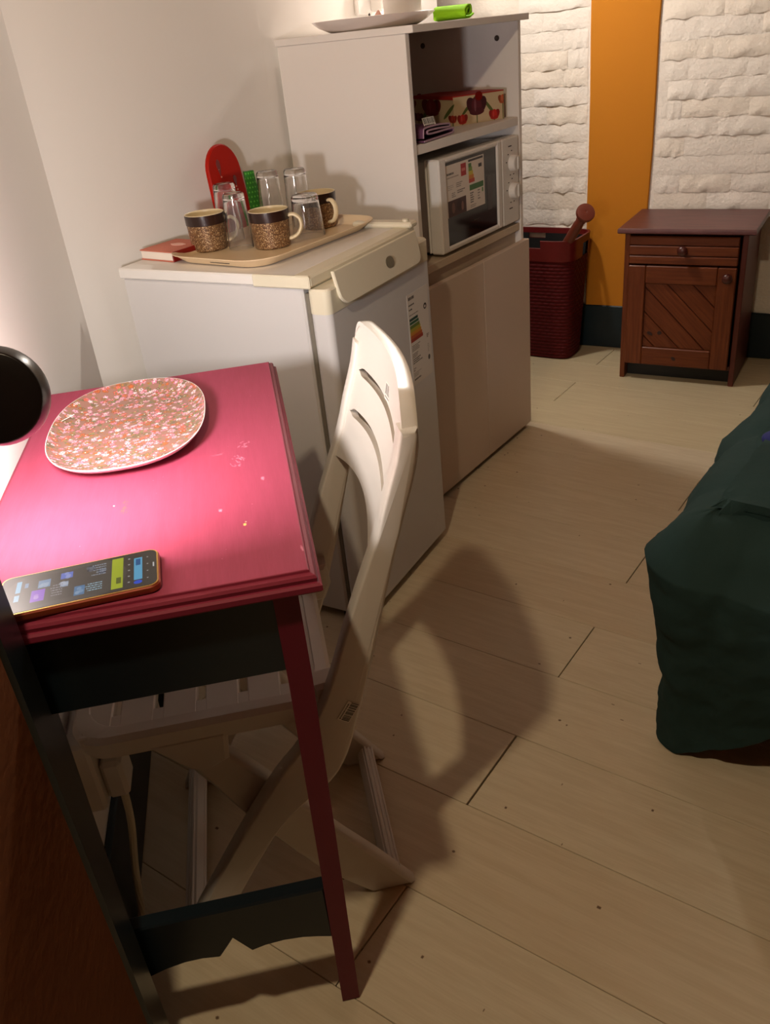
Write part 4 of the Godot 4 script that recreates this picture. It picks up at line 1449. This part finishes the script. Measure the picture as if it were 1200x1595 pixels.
func build_shelf_things() -> void:
	# tulip box, corner towards the camera
	var d1 := Vector3(0.478, 0, -0.878)
	var yaw := atan2(-d1.z, d1.x)
	var L := 0.165
	var W := 0.225
	var H := 0.072
	var c := Vector3(-1.328, 0.9702, -2.236) + d1 * L / 2 + Vector3(-0.878, 0, -0.478) * W / 2
	var t := thing("tulip_box", "cardboard box printed with red tulips on the cabinet shelf", "box", c, yaw)
	var b := MB.new()
	# local x along d1, +z towards the viewer's right front: sides drawn one by one so that the print fits
	var x := L / 2
	var z := W / 2
	var lo := 0.0
	b.quad(Vector3(-x, lo, z), Vector3(x, lo, z), Vector3(x, H, z), Vector3(-x, H, z), Vector2(0.42, 1), Vector2(0.98, 1), Vector2(0.98, 0), Vector2(0.42, 0))
	b.quad(Vector3(-x, lo, -z), Vector3(-x, lo, z), Vector3(-x, H, z), Vector3(-x, H, -z), Vector2(0.0, 1), Vector2(0.42, 1), Vector2(0.42, 0), Vector2(0.0, 0))
	b.quad(Vector3(x, lo, z), Vector3(x, lo, -z), Vector3(x, H, -z), Vector3(x, H, z), Vector2(0, 1), Vector2(0.5, 1), Vector2(0.5, 0), Vector2(0, 0))
	b.quad(Vector3(x, lo, -z), Vector3(-x, lo, -z), Vector3(-x, H, -z), Vector3(x, H, -z), Vector2(0, 1), Vector2(0.5, 1), Vector2(0.5, 0), Vector2(0, 0))
	b.quad(Vector3(-x, lo, -z), Vector3(x, lo, -z), Vector3(x, lo, z), Vector3(-x, lo, z))
	part("body", b, M.tulip, t, "tulip print", 20)
	var l := MB.new()
	l.bx(Vector3(-x - 0.001, H, -z - 0.001), Vector3(x + 0.001, H + 0.003, z + 0.001), 0.0008)
	l.bx(Vector3(-x - 0.0018, H - 0.006, -z), Vector3(-x - 0.0004, H + 0.001, z), 0.0004)
	part("lid", l, M.tulip_red, t, "red lid")
	var cl := MB.new()
	cl.lathe(X(Vector3(-x + 0.012, H + 0.003, -z + 0.012)), [Vector2(0, 0), Vector2(0.006, 0), Vector2(0.006, 0.002), Vector2(0.003, 0.004), Vector2(0, 0.004)], 10)
	part("fastener", cl, M.red_dark, t)
	var tb := MB.new()
	tb.lathe(aim(Vector3(0.0, H - 0.004, z), Vector3.BACK), [Vector2(0, 0), Vector2(0.012, 0), Vector2(0.012, 0.0012), Vector2(0, 0.0012)], 16)
	part("closing_tab", tb, M.red_dark, t)
	# folded purple cloth with a white tag
	var f := thing("folded_cloth", "purple folded cloth with a white tag in front of the tulip box", "cloth", Vector3(-1.312, 0.9702, -1.985), 0.12)
	var m := MB.new()
	# the folds are seen from the front (x), so the outline lies in the z-y plane
	var path := smooth_path([Vector2(0.085, 0.004), Vector2(-0.02, 0.0035), Vector2(-0.085, 0.004), Vector2(-0.094, 0.009), Vector2(-0.083, 0.0145), Vector2(0.02, 0.0165), Vector2(0.058, 0.0185), Vector2(0.066, 0.022), Vector2(0.058, 0.026), Vector2(0.0, 0.0245), Vector2(-0.066, 0.0205), Vector2(-0.072, 0.024), Vector2(-0.064, 0.0275), Vector2(0.0, 0.0325), Vector2(0.075, 0.0335), Vector2(0.086, 0.025), Vector2(0.0875, 0.0115)], 5)
	m.extr(Transform3D(Basis(Vector3(0, 0, 1), Vector3(0, 1, 0), Vector3(-1, 0, 0)), Vector3(0.0, 0, 0)), ribbon(path, 0.0044), 0.16, 0.0008)
	part("folds", m, M.purple, f, "", 60)
	var ed := MB.new()
	ed.extr(Transform3D(Basis(Vector3(0, 0, 1), Vector3(0, 1, 0), Vector3(-1, 0, 0)), Vector3(0.0805, 0, 0)), ribbon(path, 0.0044), 0.0022, 0.0006)
	part("hem", ed, M.lilac, f, "lilac hem", 60)
	card(Transform3D(Basis(Vector3(0.25, 0.0, -0.97), Vector3(-0.35, 0.93, -0.1), Vector3.RIGHT).orthonormalized(), Vector3(0.070, 0.043, 0.030)), 0.045, 0.022, M.barcode, "tag", f, "white paper tag")


func build_cabinet_top() -> void:
	var y := 1.2258
	var pm := MB.new()
	pm.lathe(X(), [Vector2(0, 0), Vector2(0.106, 0), Vector2(0.112, 0.002), Vector2(0.136, 0.0125), Vector2(0.150, 0.0235), Vector2(0.153, 0.0262), Vector2(0.150, 0.0268), Vector2(0.132, 0.0155), Vector2(0.108, 0.006), Vector2(0, 0.005)], 56)
	var p := part("serving_dish", pm, M.porcelain, self, "", 50)
	p.position = Vector3(-1.395, y, -1.985)
	tag(p, "shallow pale round dish on top of the tall cabinet", "dish")
	var cm := thing("canister", "white cylindrical canister standing on the dish on the cabinet", "canister", Vector3(-1.355, y + 0.0062, -2.058))
	var b := MB.new()
	b.lathe(X(), [Vector2(0, 0), Vector2(0.044, 0), Vector2(0.047, 0.003), Vector2(0.048, 0.13)], 36)
	part("body", b, M.white, cm)
	var l := MB.new()
	l.lathe(X(), [Vector2(0.048, 0.13), Vector2(0.049, 0.131), Vector2(0.049, 0.143), Vector2(0.046, 0.147), Vector2(0, 0.149)], 36)
	part("lid", l, M.white, cm)
	var nm := MB.new()
	nm.lathe(Transform3D(Basis(Vector3.FORWARD, 0.1), Vector3.ZERO), [Vector2(0, 0), Vector2(0.011, 0.0), Vector2(0.0125, 0.010), Vector2(0.009, 0.024), Vector2(0.002, 0.034), Vector2(0, 0.034)], 7)
	var n := part("paper_napkin", nm, M.pink, self, "", 20)
	n.position = Vector3(-1.412, y + 0.0062, -2.03)
	tag(n, "small folded pink paper napkin beside the white canister", "napkin")
	# rolled lime cloth at the front edge
	var f := thing("lime_cloth", "rolled lime green cloth on the cabinet's front edge", "cloth", Vector3(-1.245, y, -2.12), 1.45)
	var r := MB.new()
	var path := []
	for i in 30:
		var a := i * 0.42
		var rr := 0.0035 + 0.00065 * i * 0.85
		path.append(Vector2(rr * 1.15 * cos(a), 0.0172 + rr * 0.80 * sin(a)))
	r.extr(Transform3D(Basis(Vector3(1, 0, 0), Vector3(0, 1, 0), Vector3(0, 0, 1)), Vector3.ZERO), ribbon(path, 0.0042), 0.098, 0.0012)
	var ln := noise(28.0, 61, 2)
	for i in r.p.size():
		var q: Vector3 = r.p[i]
		r.p[i] = q + Vector3(0.006 * ln.get_noise_3d(q.z, 1, 0), 0.007 * ln.get_noise_3d(q.x, q.z, 3) * clampf(q.y / 0.02, 0, 1), 0.010 * ln.get_noise_3d(q.x, q.y, 7))
	part("roll", r, M.lime, f, "", 60)
	# socket on the left wall with a plugged adaptor
	var s := thing("wall_socket", "white wall socket with a plugged-in adaptor above the cabinet", "socket", Vector3(-1.62, 1.25, -2.30))
	var pl := MB.new()
	pl.bx(Vector3(0, 0.012, 0.012), Vector3(0.014, 0.10, 0.084), 0.004)
	part("plate", pl, M.white, s)
	var ad := MB.new()
	ad.bx(Vector3(0.010, 0.018, -0.050), Vector3(0.055, 0.10, 0.022), 0.006)
	part("adaptor", ad, M.white, s, "white adaptor")
	var pn := MB.new()
	pn.lathe(aim(Vector3(0.054, 0.048, -0.022), Vector3(1, 0, 0)), [Vector2(0, 0), Vector2(0.017, 0), Vector2(0.016, 0.004), Vector2(0, 0.004)], 18)
	part("dial", pn, M.steel, s)
	var cd := MB.new()
	cd.tube([Vector3(0.012, 0.016, 0.030), Vector3(0.016, -0.005, 0.029), Vector3(0.014, -0.035, 0.028), Vector3(0.016, -0.10, 0.02)], 0.003, 8)
	part("cord", cd, M.ink, s)


# ---------------------------------------------------------------- basket, bedside cabinet
func build_basket() -> void:
	var t := thing("laundry_basket", "dark red woven plastic laundry basket beside the orange post", "basket", Vector3(-1.516, 0, -3.130), 0.03)
	var ys := [0.0, 0.008, 0.10, 0.20, 0.30, 0.385, 0.400, 0.412, 0.420, 0.438, 0.450, 0.458, 0.474, 0.478]
	var n := 96
	var outline := func(y: float, inset: float, u: float) -> Vector3:
		var k := y / 0.49
		var w := 0.342 + 0.056 * k - 2 * inset
		var d := 0.150 + 0.078 * k - 2 * inset
		if y < 0.005:
			w -= 0.012
			d -= 0.012
		var th := TAU * u
		var e := 2.0 / 5.5
		return Vector3(signf(cos(th)) * pow(absf(cos(th)), e) * w / 2, y, -signf(sin(th)) * pow(absf(sin(th)), e) * d / 2 + 0.012 * k)
	var body := MB.new()
	var rim := MB.new()
	var lin := MB.new()
	for i in n:
		var u0 := float(i) / n
		var u1 := float(i + 1) / n
		var um := (u0 + u1) / 2
		var mid: Vector3 = outline.call(0.46, 0.0, um)
		for j in ys.size() - 1:
			var hole: bool = false
			if j >= 9 and j <= 10 and absf(mid.x + 0.005) < 0.052 and mid.z < -0.05: hole = true
			if j >= 6 and j <= 9 and absf(mid.z + 0.005) < 0.034 and absf(mid.x) > 0.12: hole = true
			if j >= 10 and mid.z > 0.05 and mid.x < 0.060: continue   # lower lip in front
			if hole: continue
			var target := rim if j >= 6 else body
			var pr := 0.0 if j < 6 else -0.003
			target.quad(outline.call(ys[j], pr, u0), outline.call(ys[j], pr, u1), outline.call(ys[j + 1], pr, u1), outline.call(ys[j + 1], pr, u0))
			(lin if j < 11 and not (mid.z > 0.05 and j > 8) else rim).quad(outline.call(ys[j + 1], 0.005, u0), outline.call(ys[j + 1], 0.005, u1), outline.call(ys[j], 0.005, u1), outline.call(ys[j], 0.005, u0))
			var topcell: bool = j == ys.size() - 2 or (j == 9 and mid.z > 0.05 and mid.x < 0.060)
			if topcell:
				rim.quad(outline.call(ys[j + 1], -0.003, u0), outline.call(ys[j + 1], -0.003, u1), outline.call(ys[j + 1], 0.005, u1), outline.call(ys[j + 1], 0.005, u0))
		body.tri(outline.call(0.0, 0, u1), outline.call(0.0, 0, u0), Vector3(0, 0, 0))
		body.tri(outline.call(0.008, 0.005, u0), outline.call(0.008, 0.005, u1), Vector3(0, 0.008, 0))
	part("body", body, M.basket, t, "woven pattern wall", 50)
	part("lining", lin, mat(rgb(15, 13, 13), 0.9), t, "black lining", 50)
	part("rim", rim, M.basket_rim, t, "smooth red rim with handle holes", 50)
	var nz := noise(14.0, 17, 3)
	var bag := MB.new()
	bag.sheet(func(i: float, j: float) -> Vector3:
		var a := TAU * i
		var r := minf(j * 1.15, 1.0)
		var p: Vector3 = outline.call(0.38, 0.012, 1.0 - i)
		return Vector3(p.x * r, 0.365 - 0.04 * r * r * r + 0.03 * nz.get_noise_2d(p.x * r, p.z * r) - (0.04 if j > 0.95 else 0.0), p.z * r) * Vector3(0.93, 1, 0.9), 40, 12)
	var bg := part("laundry_bag", bag, mat(rgb(16, 14, 14), 0.85), self, "", 60)
	bg.transform = t.transform
	tag(bg, "black laundry bundle lying inside the dark red basket", "laundry")
	# wooden stick with a round knob leaning out of the basket
	var k := Vector3(-1.246, 0.598, -2.985)
	var foot := Vector3(-1.432, 0.355, -3.10)
	var s := thing("wooden_stick", "reddish wooden stick with a round flat knob leaning out of the basket", "stick", foot)
	var d := k - foot
	var xf := aim(Vector3.ZERO, d)
	var ln := d.length()
	var sm := MB.new()
	sm.lathe(xf, [Vector2(0, 0), Vector2(0.017, 0.001), Vector2(0.0185, 0.05), Vector2(0.0185, ln - 0.075), Vector2(0.016, ln - 0.06), Vector2(0.019, ln - 0.052), Vector2(0.0165, ln - 0.043), Vector2(0.0165, ln - 0.03)], 22)
	part("shaft", sm, M.handle_wood, s, "", 50)
	var kn := MB.new()
	var kx := aim(d - d.normalized() * 0.02, (d.normalized() + Vector3(0.42, 0.30, 0.65) * 1.1).normalized())
	kn.lathe(kx, [Vector2(0.016, -0.012), Vector2(0.027, -0.006), Vector2(0.0335, 0.004), Vector2(0.0345, 0.012), Vector2(0.032, 0.018), Vector2(0.022, 0.0205), Vector2(0.006, 0.0210), Vector2(0.003, 0.0190), Vector2(0, 0.0190)], 32)
	part("knob", kn, M.handle_wood, s, "round flat knob", 50)


func build_nightstand() -> void:
	# local x along the front (left to right), z towards the viewer; origin at the floor under the middle of the front
	var t := thing("bedside_cabinet", "reddish pine bedside cabinet with a plum top, drawer and door", "cabinet", Vector3(-0.893, 0, -2.985), 0.104)
	var w := 0.404
	var dp := 0.305
	var h := 0.532
	for s in [-1, 1]:
		var e := MB.new()
		e.bx(Vector3(s * w / 2 - 0.018 * (s + 1) / 2.0, 0, -dp), Vector3(s * w / 2 + 0.018 * (1 - s) / 2.0, h, 0), 0.002)
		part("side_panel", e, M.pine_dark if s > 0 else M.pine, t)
	var bk := MB.new()
	bk.bx(Vector3(-w / 2 + 0.018, 0.05, -dp), Vector3(w / 2 - 0.018, h, -dp + 0.008), 0.001)
	part("back_panel", bk, M.pine_dark, t)
	var bt := MB.new()
	bt.bx(Vector3(-w / 2 + 0.018, 0.05, -dp + 0.008), Vector3(w / 2 - 0.018, 0.066, -0.022), 0.001)
	part("bottom", bt, M.pine_dark, t)
	var kk := MB.new()
	kk.bx(Vector3(-w / 2 + 0.018, 0.0, -0.06), Vector3(w / 2 - 0.018, 0.05, -0.044), 0.001)
	part("plinth", kk, M.dark, t)
	var tp := MB.new()
	tp.prof_rect(X(Vector3(0.002, 0, -dp / 2 + 0.012)), w + 0.046, dp + 0.026, [Vector2(-0.004, h), Vector2(0, h + 0.003), Vector2(0, h + 0.014), Vector2(-0.003, h + 0.018)])
	part("top", tp, M.plum, t, "plum painted top")
	# drawer front in three planks
	var dr := MB.new()
	dr.bx(Vector3(-w / 2 + 0.019, 0.428, -0.03), Vector3(w / 2 - 0.025, 0.522, 0.002), 0.002)
	var drawer := part("drawer", dr, M.pine_dark, t)
	for q in [[0.428, 0.456], [0.4585, 0.4905], [0.493, 0.522]]:
		var b := MB.new()
		b.bx(Vector3(-w / 2 + 0.019, q[0], -0.01), Vector3(w / 2 - 0.025, q[1], 0.012), 0.003, Vector2(rng.randf(), rng.randf()))
		part("board", b, M.pine, drawer)
	var knob := func(at: Vector3, parent: Node) -> void:
		var b := MB.new()
		b.lathe(aim(at, Vector3.BACK), [Vector2(0, 0), Vector2(0.010, 0), Vector2(0.008, 0.010), Vector2(0.015, 0.016), Vector2(0.0175, 0.022), Vector2(0.015, 0.029), Vector2(0.008, 0.032), Vector2(0, 0.033)], 20)
		part("knob", b, M.knob, parent, "dark round knob", 50)
	knob.call(Vector3(0.0, 0.480, 0.012), drawer)
	# framed door with diagonal boards
	var x0 := -w / 2 + 0.019
	var x1 := w / 2 - 0.025
	var y0 := 0.062
	var y1 := 0.422
	var dn := MB.new()
	dn.bx(Vector3(x0 + 0.01, y0 + 0.01, -0.022), Vector3(x1 - 0.01, y1 - 0.01, -0.004), 0.001)
	var door := part("door", dn, M.pine_dark, t)
	for q in [[x0, x0 + 0.060, y0, y1], [x1 - 0.060, x1, y0, y1], [x0 + 0.0605, x1 - 0.0605, y1 - 0.062, y1], [x0 + 0.0605, x1 - 0.0605, y0, y0 + 0.066]]:
		var b := MB.new()
		b.bx(Vector3(q[0], q[2], -0.006), Vector3(q[1], q[3], 0.012), 0.003, Vector2(rng.randf() * 2, rng.randf() * 2))
		part("frame_rail", b, M.pine, door)
	knob.call(Vector3(x1 - 0.026, 0.392, 0.012), door)
	var px0 := x0 + 0.0605
	var px1 := x1 - 0.0605
	var py0 := y0 + 0.066
	var py1 := y1 - 0.062
	var field := PackedVector2Array([Vector2(px0, py0), Vector2(px1, py0), Vector2(px1, py1), Vector2(px0, py1)])
	var bw := 0.062
	for k in range(-4, 6):
		var c := Vector2((px0 + px1) / 2, (py0 + py1) / 2) + Vector2(1, 1).normalized() * bw * (k + 0.3)
		var al := Vector2(1, -1).normalized() * 0.5
		var ac := Vector2(1, 1).normalized() * (bw / 2 - 0.0012)
		for pc in Geometry2D.intersect_polygons(PackedVector2Array([c - al - ac, c + al - ac, c + al + ac, c - al + ac]), field):
			var b := MB.new()
			b.extr(Transform3D(Basis(), Vector3(0, 0, -0.001)), pc, 0.008, 0.0018)
			var off := Vector2(rng.randf() * 3, rng.randf() * 3)
			for i in b.t.size():
				var q: Vector2 = b.t[i]
				b.t[i] = Vector2((q.x - q.y) * 0.7071, (q.x + q.y) * 0.7071) + off
			part("diagonal_board", b, M.pine, door)
	for q in [[-0.098, 0.178, 0.011, 0.006, -0.5], [-0.064, 0.182, 0.008, 0.007, 0.0], [-0.008, 0.092, 0.009, 0.006, -0.7]]:
		var b := MB.new()
		var el := PackedVector2Array()
		for i in 14: el.append(Vector2(q[2] * cos(TAU * i / 14), q[3] * sin(TAU * i / 14)).rotated(q[4]))
		b.extr(Transform3D(Basis(), Vector3(q[0], q[1], 0.0036 if q[1] > 0.1 else 0.0122)), el, 0.0012, 0.0004)
		part("knot", b, M.knot, door, "dark knot in the wood")


# ---------------------------------------------------------------- bed with a dark green duvet
func build_bed() -> void:
	var t := thing("bed", "low bed at the right under the dark green duvet", "bed", Vector3(0.45, 0, -2.15))
	var b := MB.new()
	b.bx(Vector3(-0.62, 0.14, -0.92), Vector3(0.72, 0.26, 0.80), 0.01)
	part("base", b, M.mattress, t)
	var m := MB.new()
	m.bx(Vector3(-0.66, 0.262, -0.95), Vector3(0.74, 0.44, 0.84), 0.04)
	part("mattress", m, M.mattress, t)
	for e in [[-0.55, 0.72], [0.65, 0.72], [-0.55, -0.85], [0.65, -0.85]]:
		var l := MB.new()
		l.lathe(X(Vector3(e[0], 0, e[1])), [Vector2(0, 0), Vector2(0.022, 0), Vector2(0.028, 0.14), Vector2(0, 0.14)], 14)
		part("leg", l, M.dark, t)
	# duvet: perimeter (i) times profile (j: hem up the side, over the edge, across the top)
	var xl := -0.347
	var zn := -1.205
	var nz := noise(5.0, 41, 4)
	var nf := noise(16.0, 43, 3)
	var zfar := -3.05
	var xr := 1.15
	var rc := 0.055
	var la: float = absf(zn - zfar) - rc
	var lc: float = rc * PI / 2
	var lb: float = (xr - xl) - rc
	var tot := la + lc + lb
	var f := func(i: float, j: float) -> Vector3:
		# finer steps near the corner
		var s0 := i * tot
		var c := la + lc / 2
		var ii := i * 2.0 - 1.0
		var s: float = c + (signf(ii) * pow(absf(ii), 1.7)) * (c if ii < 0 else tot - c)
		var p: Vector2
		var n: Vector2
		if s < la:
			p = Vector2(xl, zfar + s)
			n = Vector2(-1, 0)
		elif s < la + lc:
			var a := (s - la) / rc
			n = Vector2(-cos(a), sin(a))
			p = Vector2(xl + rc, zn - rc) + n * rc
		else:
			p = Vector2(xl + rc + (s - la - lc), zn)
			n = Vector2(0, 1)
		var from_c: float = s - c
		var hem: float = 0.004 + (0.95 * pow(maxf(from_c - 0.03, 0.0), 1.15) if from_c > 0 else 0.30 * maxf(-from_c - 0.05, 0.0))
		hem = minf(hem, 0.24)
		var top := 0.500
		var r := 0.095
		var side: float = 0.62                       # share of j on the side
		var off: float
		var y: float
		var crown := 0.0
		if j < side:
			var k := j / side
			y = lerpf(hem, top - r, k)
			off = 0.006 + 0.034 * sin(PI * clampf((y - 0.14) / 0.52, 0, 1))
			off += smoothstep(0.04, 0.16, absf(from_c)) * (0.012 * sin(from_c * 23.0) * (1.0 - k) + 0.014 * sin(from_c * 11.0 + 0.6) * (1.0 - k * 0.5))
		else:
			var k := (j - side) / (1.0 - side)
			var arc := minf(k / 0.25, 1.0) * PI / 2
			y = top - r + r * sin(arc)
			off = 0.030 - 0.018 * minf(k / 0.25, 1.0) - r * (1.0 - cos(arc))
			if k > 0.25: off -= (k - 0.25) / 0.75 * 0.5
			crown = k
		# quilting: seams every 0.24 m round the bed and every 0.2 m over the profile
		var run: float = y if crown <= 0.0 else 0.42 + crown * 0.55
		var qa := absf(sin(PI * (from_c - 0.10 + 0.03 * sin(run * 7.0)) / 0.25))
		var qb := absf(sin(PI * (run + 0.03 + 0.03 * sin(from_c * 8.0)) / 0.30))
		var puff := 0.019 * pow(qa, 0.4) * (0.45 + 0.55 * pow(qb, 0.4)) - 0.012
		var wr: float = 0.012 * nz.get_noise_3d(s, run * 1.6, 0.0) + 0.0045 * nf.get_noise_3d(s, run * 0.7 + s * 0.4, 3.0)
		var lift := puff + wr
		var up := 0.0 if crown <= 0.0 else minf(crown / 0.25, 1.0)
		off += lift * (1.0 - up)
		y = maxf(y + lift * up, 0.002)
		return Vector3(p.x + n.x * off, y, p.y + n.y * off)
	var d := MB.new()
	d.sheet(f, 150, 76, 0.014)
	var dv := part("duvet", d, M.duvet, self, "", 70)
	tag(dv, "dark green quilted duvet hanging over the bed corner to the floor", "duvet")
	var bt := MB.new()
	bt.sheet(func(i: float, j: float) -> Vector3:
		var a := TAU * i
		return Vector3(0.045 * cos(a) * sin(PI * j), 0.018 - 0.018 * cos(PI * j), -0.03 * sin(a) * sin(PI * j)), 18, 10)
	var bl := part("blue_cloth", bt, M.blue, self, "", 80)
	bl.position = Vector3(-0.245, 0.497, -1.52)
	tag(bl, "small crumpled dark blue cloth on the green duvet", "cloth")


func build_outlet() -> void:
	# white socket box on the diagonal wall under the desk, with its cord
	var ds := Vector3(0.705, 0, 0.709)
	var dn := Vector3(0.709, 0, -0.705)
	var at := Vector3(-1.62, 0, -1.13) - dn * 0.012 + ds * 0.955
	var t := thing("socket_box", "white socket box with a cord on the wall under the desk", "socket", at, atan2(-ds.z, ds.x))
	# local x along the wall, -z out of it
	var b := MB.new()
	b.bx(Vector3(-0.045, 0.27, -0.034), Vector3(0.045, 0.40, 0.0), 0.005)
	part("box", b, M.white, t)
	var p := MB.new()
	p.bx(Vector3(-0.030, 0.275, -0.066), Vector3(0.030, 0.345, -0.035), 0.006)
	part("plug", p, M.white, t)
	var c := MB.new()
	c.tube(smooth_path([Vector3(0.0, 0.276, -0.05), Vector3(0.004, 0.20, -0.046), Vector3(0.012, 0.10, -0.03), Vector3(0.02, 0.012, -0.02), Vector3(0.06, 0.008, -0.02)]), 0.006, 8)
	part("cord", c, M.cream, t)
